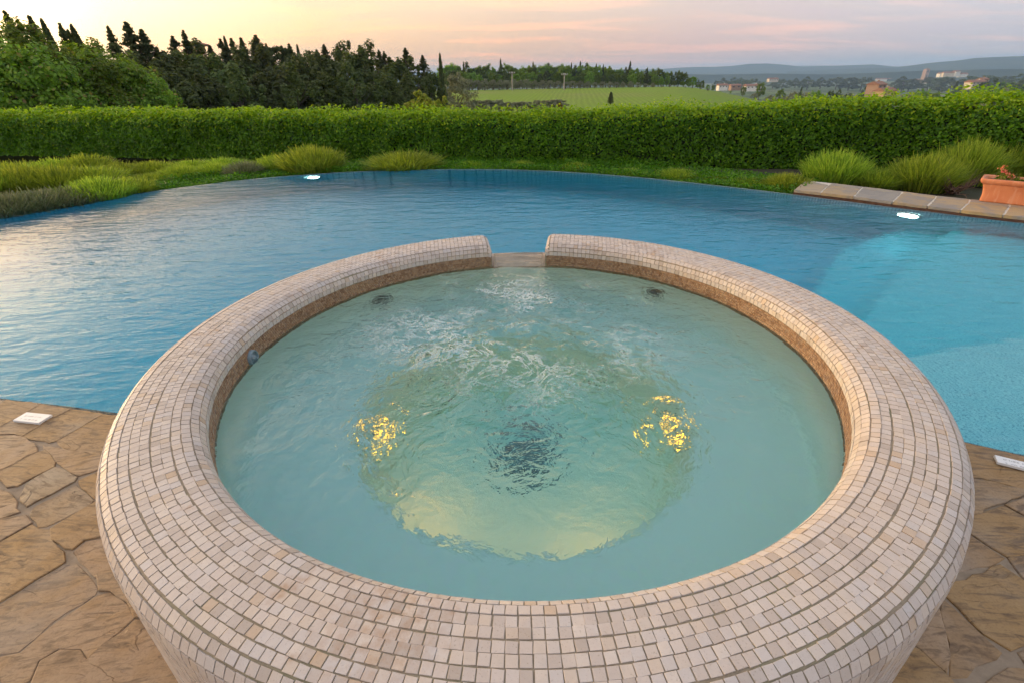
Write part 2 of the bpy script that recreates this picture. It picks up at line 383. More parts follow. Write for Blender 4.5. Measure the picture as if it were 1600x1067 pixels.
M_TWIG = simple('bare_twig', (0.16, 0.095, 0.065), 0.85, 0.3, 20)
M_POLEWOOD = simple('weathered_pole', (0.34, 0.30, 0.25), 0.85, 0.2, 6)

def emit(name, col, s):
    t = NT(name); t.b.inputs['Base Color'].default_value = (*col, 1); t.b.inputs['Emission Color'].default_value = (*col, 1); t.b.inputs['Emission Strength'].default_value = s
    return t.m
M_POOLLAMP = emit('pool_lamp_lens', (1.0, 0.97, 0.90), 14.0)
M_SPALAMP = emit('spa_lamp_lens', (1.0, 0.36, 0.03), 10.0)

M_SPAFILL = emit('unseen_fill_lens', (1.0, 0.27, 0.02), 48.0)  # lens of the added lamps that warm the foot well from out of view
def water_mat(name, absorb, density, bump_fn, straight=0.3, foam=None, ior=1.333):
    t = NT(name); t.N.remove(t.b)
    nrm = bump_fn(t)
    fr = t.n('ShaderNodeFresnel'); fr.inputs['IOR'].default_value = ior; t.l(nrm, fr.inputs['Normal'])
    gl = t.n('ShaderNodeBsdfGlossy'); gl.inputs['Roughness'].default_value = 0.02; t.l(nrm, gl.inputs['Normal'])
    rf = t.n('ShaderNodeBsdfRefraction'); rf.inputs['IOR'].default_value = 1.333; rf.inputs['Roughness'].default_value = 0.0; t.l(nrm, rf.inputs['Normal'])
    tr = t.n('ShaderNodeBsdfTransparent')
    m0 = t.n('ShaderNodeMixShader'); m0.inputs[0].default_value = straight; t.l(rf.outputs[0], m0.inputs[1]); t.l(tr.outputs[0], m0.inputs[2])
    m1 = t.n('ShaderNodeMixShader'); t.l(fr.outputs[0], m1.inputs[0]); t.l(m0.outputs[0], m1.inputs[1]); t.l(gl.outputs[0], m1.inputs[2])
    last = m1.outputs[0]
    if foam:
        fac, df = foam(t), t.n('ShaderNodeBsdfDiffuse'); df.inputs['Color'].default_value = (0.75, 0.78, 0.74, 1)
        m2 = t.n('ShaderNodeMixShader'); t.l(fac, m2.inputs[0]); t.l(last, m2.inputs[1]); t.l(df.outputs[0], m2.inputs[2]); last = m2.outputs[0]
    t.l(last, t.o.inputs['Surface'])
    va = t.n('ShaderNodeVolumeAbsorption'); va.inputs['Color'].default_value = (*absorb, 1); va.inputs['Density'].default_value = density
    t.l(va.outputs[0], t.o.inputs['Volume'])
    return t.m
def pool_bump(t):
    w = t.world(rot=(0, 0, R(-22)), scale=(1, 1, 1))
    mp = t.n('ShaderNodeMapping'); mp.inputs['Scale'].default_value = (1.0, 2.6, 1); mp.inputs['Rotation'].default_value = (0, 0, R(-18)); t.l(t.world(), mp.inputs[0])
    a = t.noise(2.6, 3, 0.5, mp.outputs[0], 0.5); b = t.noise(7.0, 3, 0.5, mp.outputs[0], 0.4); c = t.noise(20.0, 2, 0.5, t.world())
    h = t.math('ADD', t.math('MULTIPLY', a, 1.0), t.math('ADD', t.math('MULTIPLY', b, 0.42), t.math('MULTIPLY', c, 0.05)))
    return t.bump(h, 1.0, 0.013)
M_POOLWATER = water_mat('pool_water', (0.0, 0.90, 0.967), 1.35, pool_bump, 0.0, ior=1.21)
def spa_bump(t):
    w = t.world()
    a = t.noise(9, 4, 0.55, w, 0.8); b = t.noise(28, 3, 0.5, w, 0.5)
    # rougher where the jets stir the middle
    ln = t.n('ShaderNodeVectorMath'); ln.operation = 'DISTANCE'; t.l(w, ln.inputs[0]); ln.inputs[1].default_value = (-0.03, 0.20, -0.06)
    k = t.n('ShaderNodeMapRange'); k.inputs['From Min'].default_value = 0.35; k.inputs['From Max'].default_value = 1.15; k.inputs['To Min'].default_value = 1.0; k.inputs['To Max'].default_value = 0.15
    t.l(ln.outputs['Value'], k.inputs[0])
    h = t.math('MULTIPLY', t.math('ADD', a, t.math('MULTIPLY', b, 0.3)), k.outputs[0])
    return t.bump(h, 1.0, 0.050)
def spa_foam(t):
    w = t.world(); a = t.noise(7.0, 6, 0.68, w, 2.2); b = t.noise(2.6, 3, 0.5, w, 0.6)
    ln = t.n('ShaderNodeVectorMath'); ln.operation = 'DISTANCE'; t.l(w, ln.inputs[0]); ln.inputs[1].default_value = (-0.05, 0.32, -0.06)
    k = t.n('ShaderNodeMapRange'); k.inputs['From Min'].default_value = 0.15; k.inputs['From Max'].default_value = 0.80; k.inputs['To Min'].default_value = 1.0; k.inputs['To Max'].default_value = 0.0
    t.l(ln.outputs['Value'], k.inputs[0])
    ridge = t.math('ABSOLUTE', t.math('SUBTRACT', a, 0.5))
    line = t.n('ShaderNodeMapRange'); line.inputs['From Min'].default_value = 0.0; line.inputs['From Max'].default_value = 0.05; line.inputs['To Min'].default_value = 1.0; line.inputs['To Max'].default_value = 0.0
    t.l(ridge, line.inputs[0])
    pm = t.n('ShaderNodeMapRange'); pm.inputs['From Min'].default_value = 0.44; pm.inputs['From Max'].default_value = 0.58; t.l(b, pm.inputs[0])
    return t.math('MULTIPLY', t.math('MULTIPLY', line.outputs[0], pm.outputs[0]), t.math('MULTIPLY', k.outputs[0], 0.85))
M_SPAWATER = water_mat('spa_water', (0.30, 0.92, 0.96), 0.9, spa_bump, 0.0, spa_foam)

M_HEDGE = foliage('hedge_leaf', [(0.0, (0.030, 0.115, 0.002)), (0.5, (0.060, 0.19, 0.003)), (0.85, (0.10, 0.27, 0.005)), (1.0, (0.14, 0.32, 0.010))], 0.34, 0.45, 0.0)
M_SHOOT_LIT = foliage('hedge_young_lit_leaf', [(0.0, (0.12, 0.28, 0.004)), (0.5, (0.20, 0.38, 0.006)), (1.0, (0.33, 0.47, 0.012))], 0.42, 0.45, 0.0)  # new-growth green, with the sunlit look of the hedge top put into it
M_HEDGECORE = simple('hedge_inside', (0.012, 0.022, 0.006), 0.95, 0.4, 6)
M_LAV = foliage('lavender_blade', [(0.0, (0.11, 0.18, 0.02)), (0.5, (0.22, 0.33, 0.035)), (1.0, (0.38, 0.46, 0.06))], 0.42, 0.6, 0.2)
M_LAVGREY = foliage('grey_lavender_blade', [(0.0, (0.10, 0.14, 0.07)), (0.6, (0.18, 0.22, 0.12)), (1.0, (0.26, 0.26, 0.20))], 0.25, 0.7, 0.2)
M_BROAD = foliage('broad_leaf', [(0.0, (0.07, 0.14, 0.012)), (0.5, (0.14, 0.25, 0.02)), (0.93, (0.22, 0.32, 0.035)), (1.0, (0.24, 0.15, 0.07))], 0.45, 0.5, 0.35)
M_CONIF = foliage('conifer_needles', [(0.0, (0.035, 0.055, 0.018)), (0.5, (0.060, 0.085, 0.026)), (1.0, (0.11, 0.115, 0.04))], 0.35, 0.7, 0.25)
M_OAK = foliage('oak_leaf', [(0.0, (0.05, 0.075, 0.022)), (0.5, (0.08, 0.115, 0.032)), (1.0, (0.13, 0.16, 0.045))], 0.38, 0.6, 0.3)
M_OLIVE = foliage('olive_leaf', [(0.0, (0.16, 0.18, 0.11)), (0.5, (0.24, 0.26, 0.16)), (1.0, (0.34, 0.35, 0.23))], 0.25, 0.65, 0.15)
M_RED = foliage('reddish_leaf', [(0.0, (0.14, 0.09, 0.02)), (0.6, (0.20, 0.12, 0.03)), (1.0, (0.25, 0.08, 0.03))], 0.35, 0.6, 0.2)
M_FLOWER = foliage('flower_petal', [(0.0, (0.55, 0.12, 0.07)), (1.0, (0.70, 0.30, 0.18))], 0.3, 0.6, 0.1)

# ================================================================== SPA (hot tub)
RI, RO = 1.10, 1.352
A_L, A_R = math.atan2(1.087, -0.172), math.atan2(1.10, 0.143)     # the spill gap
TH0, TH1 = A_L, A_R + 2*math.pi                                    # rim runs the long way round
PITCHT = 0.0237
def make_profile():
    P = [(RI, 0.0), (RI, 0.012)]
    P += [(1.155-0.055*math.cos(a), 0.012+0.055*math.sin(a)) for a in np.linspace(0, math.pi/2, 13)[1:]]
    P += [(1.155+(1.295-1.155)*k, 0.067+0.002*k+0.0025*math.sin(math.pi*k)) for k in np.linspace(0, 1, 7)[1:]]
    P += [(1.295+0.057*math.sin(a), 0.012+0.057*math.cos(a)) for a in np.linspace(0, math.pi/2, 13)[1:]]
    P += [(RO, z) for z in (-0.1, -0.25, -0.62)]
    return np.array(P)
PROF = make_profile()
SEG = np.hypot(*np.diff(PROF, axis=0).T); SLEN = np.concatenate([[0], np.cumsum(SEG)])
def prof(s):
    r = np.interp(s, SLEN, PROF[:, 0]); z = np.interp(s, SLEN, PROF[:, 1]); e = 0.004
    r2 = np.interp(s+e, SLEN, PROF[:, 0]); z2 = np.interp(s+e, SLEN, PROF[:, 1]); r1 = np.interp(s-e, SLEN, PROF[:, 0]); z1 = np.interp(s-e, SLEN, PROF[:, 1])
    tr, tz = r2-r1, z2-z1; l = math.hypot(tr, tz)+1e-12
    return r, z, tr/l, tz/l
RHO = 0.04
def end_drop(th, r):
    e = min(th-TH0, TH1-th)*r
    if e >= RHO: return 0.0
    e = max(e, 0.0)
    return RHO-math.sqrt(max(0, RHO*RHO-(RHO-e)**2))
def rim_pos(th, s):
    r, z, tr, tz = prof(s)
    w = min(1.0, max(0.0, z/0.05))
    z = z-end_drop(th, r)*w
    return np.array([r*math.cos(th), r*math.sin(th), z]), tr, tz

spa = tag(empty('hot_tub', (0, 0, -0.62)), 'round raised hot tub with cream mosaic tiled rim and a spillway gap', 'hot tub')
def spa_child(name, me, parent=None):
    o = obj(name, me, parent or spa)
    if parent is None: o.location = (0, 0, 0.62)      # meshes below are in world coordinates
    return o
# --- grout-covered rim body
def build_rim_body():
    ths = list(np.linspace(TH0, TH0+0.06, 14))+list(np.linspace(TH0+0.06, TH1-0.06, 220))[1:-1]+list(np.linspace(TH1-0.06, TH1, 14))
    ss = list(SLEN)
    V = []; k = len(ss)+2
    for th in ths:
        V.append((RI*math.cos(th), RI*math.sin(th), -0.62))
        for s in ss:
            r, z, tr, tz = prof(s); z = z-end_drop(th, r)*min(1, max(0, z/0.05))
            V.append((r*math.cos(th), r*math.sin(th), z))
        V.append((RO*math.cos(th), RO*math.sin(th), -1.3))
    F = []
    for i in range(len(ths)-1):
        for q in range(k-1): F.append((i*k+q, i*k+q+1, (i+1)*k+q+1, (i+1)*k+q))
    me_f = [np.array(F)]
    caps = [np.array([list(range(k))[::-1]]), np.array([list(range((len(ths)-1)*k, len(ths)*k))])]
    me = np_mesh('rim_body', V, me_f+caps, M_GROUT, smooth=True)
    n = len(F)
    for p in list(me.polygons)[n:]: p.use_smooth = False
    return spa_child('rim_body', me)
build_rim_body()

# --- tile meshes (flat tumbled squares, chamfered), sharing data
def tile_geo(seed, w=1.0, d=1.0, h=1.0):
    r = np.random.default_rng(seed); J = lambda: r.uniform(-0.03, 0.03)
    q = [(-.5, -.5), (.5, -.5), (.5, .5), (-.5, .5)]
    V = []
    c = [(x+J(), y+J()) for x, y in q]
    for x, y in c: V.append((x, y, -0.3))
    for x, y in c: V.append((x, y, 0.88))
    ins = [0.945+r.uniform(-.03, .015) for _ in q]
    for (x, y), k in zip(c, ins): V.append((x*k, y*k, 1.0+r.uniform(-.08, .05)))
    F = []
    for a in (0, 4):
        for i in range(4):
            j = (i+1) % 4; F.append((a+i, a+j, a+4+j, a+4+i))
    F.append((8, 9, 10, 11))
    return np.array(V), np.array(F)
TGEO = [tile_geo(i) for i in range(6)]
TMESH = []
for i, (v, f) in enumerate(TGEO):
    TMESH.append(np_mesh('tile', v, f, M_TILE_O))
TH_TILE = 0.0020
tiles = []       # (matrix4x4, variant)
def add_tile(th, s, wid, dep, jit=1.0):
    p, tr, tz = rim_pos(th, s)
    er = np.array([math.cos(th), math.sin(th), 0]); et = np.array([-math.sin(th), math.cos(th), 0])
    y = er*tr+np.array([0, 0, tz]); x = -et
    # slope from the rounded ends
    r = math.hypot(p[0], p[1]); d = 1e-3
    dz = (end_drop(th+d, r)-end_drop(th-d, r))/(2*d*r)
    if abs(dz) > 1e-4:
        w = min(1.0, max(0.0, (p[2]+0.03)/0.08)); x = x+np.array([0, 0, dz*w]); x /= np.linalg.norm(x)
    n = np.cross(x, y); n /= np.linalg.norm(n); y = np.cross(n, x)
    a = random.gauss(0, 0.02)*jit; ca, sa = math.cos(a), math.sin(a); x, y = x*ca+y*sa, -x*sa+y*ca
    tilt = np.array([random.gauss(0, 0.012), random.gauss(0, 0.012)])*jit
    n = n+x*tilt[0]+y*tilt[1]; n /= np.linalg.norm(n)
    Mx = np.eye(4); Mx[:3, 0] = x*wid; Mx[:3, 1] = y*dep; Mx[:3, 2] = n*TH_TILE*(1+random.gauss(0, 0.10)*jit); Mx[:3, 3] = p+(x*random.gauss(0, .0004)+y*random.gauss(0, .0004))*jit
    tiles.append((Mx, random.randrange(6)))
ROWS = 14
gap = 0.0023
for k in range(ROWS):
    s = (k+0.5)*PITCHT; r = prof(s)[0]
    n = int(round((TH1-TH0)*r/PITCHT)); ph = random.uniform(0, 1)
    wob = [random.uniform(0, 6.28) for _ in range(3)]
    extra = 0.0018 if k in (10, 11) else 0.0
    for i in range(n):
        u = (i+0.5)/n; th = TH0+(TH1-TH0)*u
        ww = 0.0009*math.sin(th*3+wob[0])+0.0007*math.sin(th*11+wob[1])
        add_tile(th, s+ww, (TH1-TH0)*r/n-gap, PITCHT-gap-extra)
# lower outer wall rows
nrow = int((SLEN[-1]-ROWS*PITCHT)/PITCHT)
for k in range(ROWS, ROWS+nrow):
    s = (k+0.5)*PITCHT; r = RO; n = int(round((TH1-TH0)*r/PITCHT))
    for i in range(n):
        th = TH0+(TH1-TH0)*(i+0.5)/n
        if math.sin(th) > 0.35 and k > ROWS+16: continue
        add_tile(th, s, (TH1-TH0)*r/n-gap, PITCHT-gap)
# faces of the rim at the gap
for th, sg in ((TH0, 1), (TH1, -1)):
    er = np.array([math.cos(th), math.sin(th), 0]); et = np.array([-math.sin(th), math.cos(th), 0])*(-sg)
    for a in range(10):
        for b in range(5):
            r = 1.112+a*PITCHT+0.012; z = -0.055+b*PITCHT
            if z > 0.03: continue
            Mx = np.eye(4); Mx[:3, 0] = er*(PITCHT-gap)*(1 if sg > 0 else -1); Mx[:3, 1] = np.array([0, 0, 1])*(PITCHT-gap); Mx[:3, 2] = et*TH_TILE
            Mx[:3, 3] = er*r+np.array([0, 0, z]); 
            if np.linalg.det(Mx[:3, :3]) < 0: Mx[:3, 0] *= -1
            tiles.append((Mx, random.randrange(6)))
# size in the picture decides which 300 become parts of their own
def seen_area(Mx):
    c0 = Mx[:3, 3]; view = CAM-c0
    n = Mx[:3, 2]/np.linalg.norm(Mx[:3, 2])
    if view@n <= 0: return 0
    q = [proj(c0+Mx[:3, 0]*a+Mx[:3, 1]*b) for a, b in ((-.5, -.5), (.5, -.5), (.5, .5), (-.5, .5))]
    cx = sum(p[0] for p in q)/4; cy = sum(p[1] for p in q)/4
    if not (4 < cx < 1596 and 4 < cy < 1060): return 0
    return abs(sum(q[i][0]*q[(i+1) % 4][1]-q[(i+1) % 4][0]*q[i][1] for i in range(4)))/2
order = sorted(range(len(tiles)), key=lambda i: -seen_area(tiles[i][0]))
single = set(order[:300])
VV, FF, off = [], [], 0
for i, (Mx, v) in enumerate(tiles):
    if i in single: continue
    g = TGEO[v][0]@Mx[:3, :3].T+Mx[:3, 3]; VV.append(g); FF.append(TGEO[v][1]+off); off += len(g)
mass = spa_child('tile_mosaic', np_mesh('tile_mosaic', np.concatenate(VV), np.concatenate(FF), M_TILE_I)); mass['kind'] = 'stuff'
for i in order[:300]:
    Mx, v = tiles[i]; o = bpy.data.objects.new('tile', TMESH[v]); COL.objects.link(o); o.parent = spa
    Mm = Mx.copy(); Mm[2, 3] += 0.62; o.matrix_local = Matrix(Mm.tolist())

# --- brown mosaic band on the inner wall
def brown_band():
    VV, FF, off = [], [], 0; p = 0.0118; g0 = 0.0016
    n = int(2*math.pi*RI/p/1)
    for k in range(8):
        z = -(k+0.5)*p-0.001
        for i in range(n):
            th = 2*math.pi*(i+0.5*(k % 2))/n
            t2 = th if th >= A_L else th+2*math.pi
            if A_R-0.004 < th < A_L+0.004 and z > -0.075: continue
            er = np.array([math.cos(th), math.sin(th), 0]); et = np.array([-math.sin(th), math.cos(th), 0])
            Mx = np.stack([et*(p-g0), np.array([0, 0, 1.])*(p-g0), -er*0.0022*(1+random.gauss(0, .15))], 1)
            Mx[:, 0] *= np.sign(np.linalg.det(Mx))
            v = TGEO[i % 6]; G = v[0]@Mx.T+er*RI+np.array([0, 0, z]); VV.append(G); FF.append(v[1]+off); off += 12
    o = spa_child('brown_mosaic', np_mesh('brown_mosaic', np.concatenate(VV), np.concatenate(FF), M_BROWN)); o['kind'] = 'stuff'
brown_band()

# --- lining: wall, bench, foot well
bench = -0.50; well = 0.665; floor = -0.97
pr = [(RI-0.0012, -0.092), (RI-0.0012, bench-0.0), (RI-0.05, bench-0.012), (well+0.05, bench-0.006), (well+0.02, bench-0.018), (well+0.004, bench-0.045), (well-0.006, bench-0.09), (well-0.02, floor+0.08), (well-0.05, floor+0.02), (well-0.10, floor), (0.0, floor)]
v, f = lathe(pr, 96); spa_child('lining', np_mesh('lining', v, f[:, ::-1], M_LINING, smooth=True))
# stone sill of the spillway
def spill():
    V = []; n = 10
    A = np.linspace(A_R+0.002, A_L-0.002, n+1)
    for z in (-0.30, -0.069):
        for a in A:
            for r in (RI+0.002, RO+0.012): V.append((r*math.cos(a), r*math.sin(a), z-(0.10 if r < 1.2 and z > -0.2 else 0)))
    k = 2*(n+1); F = []
    for i in range(n):
        a = 2*i; F += [(k+a, k+a+1, k+a+3, k+a+2), (a+1, a, a+2, a+3), (a+1, a+3, k+a+3, k+a+1), (a+2, a, k+a, k+a+2)]
    F += [(0, 1, k+1, k), (2*n+1, 2*n, k+2*n, k+2*n+1)]
    return np_mesh('spillway_sill', V, np.array(F), simple('sill_stone', (0.55, 0.43, 0.31), 0.5, 0.15, 25, 0.2))
spa_child('spillway_sill', spill())
# --- drain, jets, inlet, lamps, added fill lamps
bm = bmesh.new()
bmesh.ops.create_cone(bm, cap_ends=True, segments=32, radius1=0.13, radius2=0.125, depth=0.02)
dr = obj('drain', bm_mesh('drain', bm, M_DRAIN), spa); dr.location = (0.0, 0.09, floor+0.01+0.62)
bm = bmesh.new()
for i in range(-5, 6):
    L_ = math.sqrt(max(0.001, 0.115**2-(i*0.021)**2))*2
    vs_ = bm_box(bm, None, (0.008, L_, 0.008)); bmesh.ops.translate(bm, verts=vs_, vec=(i*0.021, 0, 0.013))
g = obj('grating', bm_mesh('grating', bm, simple('grating_pale', (0.35, 0.42, 0.46), 0.4)), dr)
def disc_fitting(name, th, r, z, rad, mat, parts=True, inward=True, blades=6):
    e = empty(name); e.parent = spa; e.location = (r*math.cos(th), r*math.sin(th), z+0.62)
    e.rotation_euler = Vector((-math.cos(th), -math.sin(th), 0)).to_track_quat('Z', 'Y').to_euler()
    v, f = lathe([(rad, -0.01), (rad, 0.008), (rad*0.93, 0.014), (rad*0.82, 0.014), (rad*0.78, 0.006)], 28); obj('ring', np_mesh('ring', v, f, mat, True), e)
    v, f = lathe([(rad*0.78, 0.006), (rad*0.35, 0.007), (rad*0.3, 0.016), (0.0, 0.017)], 28); obj('face', np_mesh('face', v, f, mat, True), e)
    return e
JP = [(-0.80, 0.80, -0.24), (0.72, 0.80, -0.24), (0.80, -0.66, -0.27), (-0.78, -0.69, -0.27)]
for x, y, z in JP: disc_fitting('jet', math.atan2(y, x), RI-0.004, z, 0.05, M_DARKPLASTIC)
for x, y, z in ((-0.45, 0.40, -0.70), (0.40, 0.42, -0.70)): disc_fitting('jet', math.atan2(y, x), well-0.014, z, 0.045, M_DARKPLASTIC)
disc_fitting('inlet', math.atan2(0.0096, -1.102), RI-0.002, -0.045, 0.032, M_STEEL)
for th, nm in ((math.pi*0.985, 'side'), (math.pi*0.02, 'side'), (R(-140), 'near'), (R(-62), 'near')):  # near pair is added, unseen by the camera, to brighten the foot well
    e = disc_fitting('underwater_lamp_or_fill', th, well-(0.012 if nm == 'side' else 0.002), -0.74 if nm == 'side' else -0.72, 0.11 if nm == 'side' else 0.085, M_STEEL)
    lr = 0.042 if nm == 'side' else 0.075
    v, f = lathe([(lr, 0.012), (lr*.7, 0.020), (0.0, 0.024)], 28); obj('lens', np_mesh('lens', v, f, M_SPALAMP if nm == 'side' else M_SPAFILL, True), e)

# --- spa water: stirred surface over a closed body
def spa_water():
    nr, na = 110, 300; z0 = -0.062; RM = [1.336 if A_R+0.012 < 2*math.pi*j/na < A_L-0.012 else RI+0.004 for j in range(na)]
    V = []
    for i in range(1, nr+1):
        for j in range(na):
            rmax = RM[j]; r = rmax*(i/nr); a = 2*math.pi*j/na; x, y = r*math.cos(a), r*math.sin(a)
            k = math.exp(-((x+0.03)**2+(y-0.18)**2)/0.28); k2 = 0.10+k
            z = 0.030*k2*mnoise.fractal((x*4.5, y*4.5, 0.3), 0.9, 2.1, 4) + 0.006*k2*mnoise.noise((x*14, y*14, 5.1)) + 0.0035*mnoise.noise((x*5+9, y*5, 2.2))
            # standing wavelets running to the spillway
            s = math.exp(-(x/0.16)**2)*max(0, (y-0.55)/0.5)
            z += 0.006*s*math.sin(y*62+x*9)
            z *= min(1, (rmax-r)/0.05+0.15)
            V.append((x, y, z0+z))
    V.append((0, 0, z0)); ct = len(V)-1
    b0 = len(V)
    for j in range(na):
        a = 2*math.pi*j/na; V.append((RM[j]*math.cos(a), RM[j]*math.sin(a), floor-0.06))
    F, T = [], []
    for i in range(nr-1):
        for j in range(na):
            k = (j+1) % na; F.append((i*na+j, (i+1)*na+j, (i+1)*na+k, i*na+k))
    for j in range(na):
        k = (j+1) % na; T.append((ct, j, k)); o = (nr-1)*na; F.append((o+j, b0+j, b0+k, o+k))
    me = np_mesh('spa_water', V, [np.array(F), np.array(T), np.array([[b0+j for j in range(na)][::-1]])], M_SPAWATER, smooth=True)
    o = obj('spa_water', me)
    return tag(o, kind='structure')
spa_water()

# ================================================================== POOL
ZW, ZD = -0.55, -0.52
FAR = [(-7.05, 2.2), (-6.95, 3.5), (-6.68, 4.63), (-6.32, 5.35), (-5.85, 6.02), (-5.24, 6.60), (-4.52, 7.13), (-3.68, 7.50), (-2.66, 7.72), (-1.38, 7.76), (-0.09, 7.58), (1.01, 7.17), (1.98, 6.60), (2.95, 5.85), (3.74, 5.14)]
def smooth(pts, n=6):
    P = [np.array(p, float) for p in pts]; out = []
    for i in range(len(P)-1):
        p0 = P[max(i-1, 0)]; p1 = P[i]; p2 = P[i+1]; p3 = P[min(i+2, len(P)-1)]
        for k in range(n):
            t = k/n; out.append(tuple(0.5*((2*p1)+(-p0+p2)*t+(2*p0-5*p1+4*p2-p3)*t*t+(-p0+3*p1-3*p2+p3)*t**3)))
    out.append(tuple(P[-1])); return out
FARS = smooth(FAR)
COPE = [(3.74, 5.14), (4.21, 4.66), (4.63, 4.24), (5.04, 3.88), (5.41, 3.56), (6.3, 2.82), (7.3, 2.05)]
NEAR_R = [(7.3, -1.1), (4.2, -0.78), (2.11, -0.08), (1.94, 0.01)]
NEAR_L = [(-2.06, 0.29), (-2.39, 0.36), (-2.76, 0.43), (-7.05, 1.28)]
def on_circle(p, q, r):
    """point where the line p->q (extended) meets the circle r"""
    p, q = np.array(p), np.array(q); d = q-p; d /= np.linalg.norm(d)
    b = p@d; c = p@p-r*r; t = -b-math.sqrt(b*b-c); return p+d*t
RS = RO-0.02
pl = on_circle((-2.06, 0.29), (-1.2, 0.11), RS); prr = on_circle((1.94, 0.01), (1.2, 0.16), RS)
al, ar = math.atan2(pl[1], pl[0]), math.atan2(prr[1], prr[0])
ARC = [(RS*math.cos(a), RS*math.sin(a)) for a in np.linspace(ar, al, 60)]
OUTL = NEAR_L + FARS + COPE[1:] + NEAR_R + ARC          # clockwise seen from above -> fixed by recalc
tag(obj('pool_water', ngon_prism_mesh('pool_water', OUTL, -2.3, ZW, M_POOLWATER)), kind='structure')
# basin: floor + walls set 3 cm inside the water's outline
def inset(poly, d):
    P = np.array(poly); n = len(P); A = 0.5*sum(P[i][0]*P[(i+1) % n][1]-P[(i+1) % n][0]*P[i][1] for i in range(n)); s = 1 if A > 0 else -1
    out = []
    for i in range(n):
        e1 = P[i]-P[i-1]; e2 = P[(i+1) % n]-P[i]
        e1 = e1/(np.linalg.norm(e1)+1e-9); e2 = e2/(np.linalg.norm(e2)+1e-9)
        n1 = np.array([-e1[1], e1[0]])*s; n2 = np.array([-e2[1], e2[0]])*s; m = n1+n2; m /= max(0.3, np.linalg.norm(m)); out.append(P[i]+m*d/max(0.5, m@n1))
    return out
basin = tag(empty('pool_basin', (0, 0, -2.0)), kind='structure')
def basin_child(name, me):
    o = obj(name, me, basin); o.location = (0, 0, 2.0); return o
PI_ = inset(OUTL, 0.05); n = len(PI_)
V = [(x, y, -2.05) for x, y in PI_]+[(x, y, ZW-0.006) for x, y in PI_]
F = [(i, (i+1) % n, n+(i+1) % n, n+i) for i in range(n) if not (len(NEAR_L)+len(FARS)+len(COPE)-1+len(NEAR_R) <= i < n-1)]
basin_child('basin_wall', np_mesh('basin_wall', V, np.array(F), M_POOLTILE))
bm = bmesh.new(); bm.faces.new([bm.verts.new((x, y, -2.05)) for x, y in PI_]); basin_child('basin_floor', bm_mesh('basin_floor', bm, M_POOLTILE))
# thin knife edge on the far, overflowing side
PO = inset(OUTL, -0.012)
i0, i1 = len(NEAR_L)-1, len(NEAR_L)+len(FARS)-1+len(COPE)-1
ed_in = [PI_[i] for i in range(i0, i1+1)]; ed_out = [PO[i] for i in range(i0, i1+1)]
def strip_wall(name, a, b, z0, z1, mat):
    m = len(a); V = [(p[0], p[1], z1) for p in a]+[(p[0], p[1], z1) for p in b]+[(p[0], p[1], z0) for p in b]+[(p[0], p[1], z0) for p in a]
    F = [(k*m+i, k*m+i+1, ((k+1) % 4)*m+i+1, ((k+1) % 4)*m+i) for k in range(4) for i in range(m-1)]
    F += [(0, m, 2*m, 3*m), (m-1, 4*m-1, 3*m-1, 2*m-1)]
    return np_mesh(name, V, np.array(F), mat)
ed2 = [tuple(np.array(a)+(np.array(b)-np.array(a))*0.02) for a, b in zip(ed_in, ed_out)]
basin_child('overflow_edge', strip_wall('overflow_edge', ed2, ed_out, -1.2, ZW-0.004, simple('edge_tile', (0.30, 0.40, 0.42), 0.4)))
# steps and shallow platform on the right
def step(poly, z):
    basin_child('step', ngon_prism_mesh('step', poly, -2.04, z, M_POOLTILE))
step([(4.62, 4.17), (3.60, 3.62), (2.86, 2.72), (1.9, 1.4), (1.3, 0.6), (7.2, -0.9), (7.2, 2.05), (5.3, 3.60)], -1.50)
step([(4.26, 3.34), (4.10, 3.20), (2.66, 1.79), (1.35, 0.55), (7.15, -0.95), (7.15, 2.0), (5.3, 3.52), (4.95, 3.85)], -1.20)
step([(2.47, 1.02), (3.35, 1.23), (5.2, 1.5), (7.1, 1.9), (7.1, -1.0), (4.2, -0.70), (2.12, 0.0), (1.3, 0.3), (1.2, 0.6)], -0.88)
# pool lamps
def pool_light(label, pos, nrm):
    e = tag(empty('pool_light', pos), label, 'pool light', 'underwater lamps in the pool wall')
    e.rotation_euler = Vector(nrm).to_track_quat('Z', 'Y').to_euler()
    v, f = lathe([(0.125, -0.03), (0.125, 0.012), (0.115, 0.02), (0.10, 0.02), (0.098, 0.012)], 32); obj('ring', np_mesh('ring', v, f, simple('lamp_ring', (0.6, 0.6, 0.58), 0.3), True), e)
    v, f = lathe([(0.098, 0.012), (0.06, 0.024), (0.0, 0.03)], 32); obj('lens', np_mesh('lens', v, f, M_POOLLAMP, True), e)
    ld = bpy.data.lights.new('pool_lamp_light', 'AREA'); ld.shape = 'DISK'; ld.size = 0.16; ld.energy = 0.8; ld.color = (1.0, 0.95, 0.86)
    lo = bpy.data.objects.new('pool_lamp_light', ld); COL.objects.link(lo); nn = Vector(nrm).normalized()
    lo.location = Vector(pos)+nn*0.05; lo.rotation_euler = (-nn).to_track_quat('Z', 'Y').to_euler()
pool_light('glowing lamp under water below the stone coping', (4.61, 4.165, -0.80), (-0.71, -0.70, -0.10))
pool_light('glowing lamp under water in the far curved pool wall', (-3.63, 7.42, -0.80), (0.38, -0.92, -0.05))

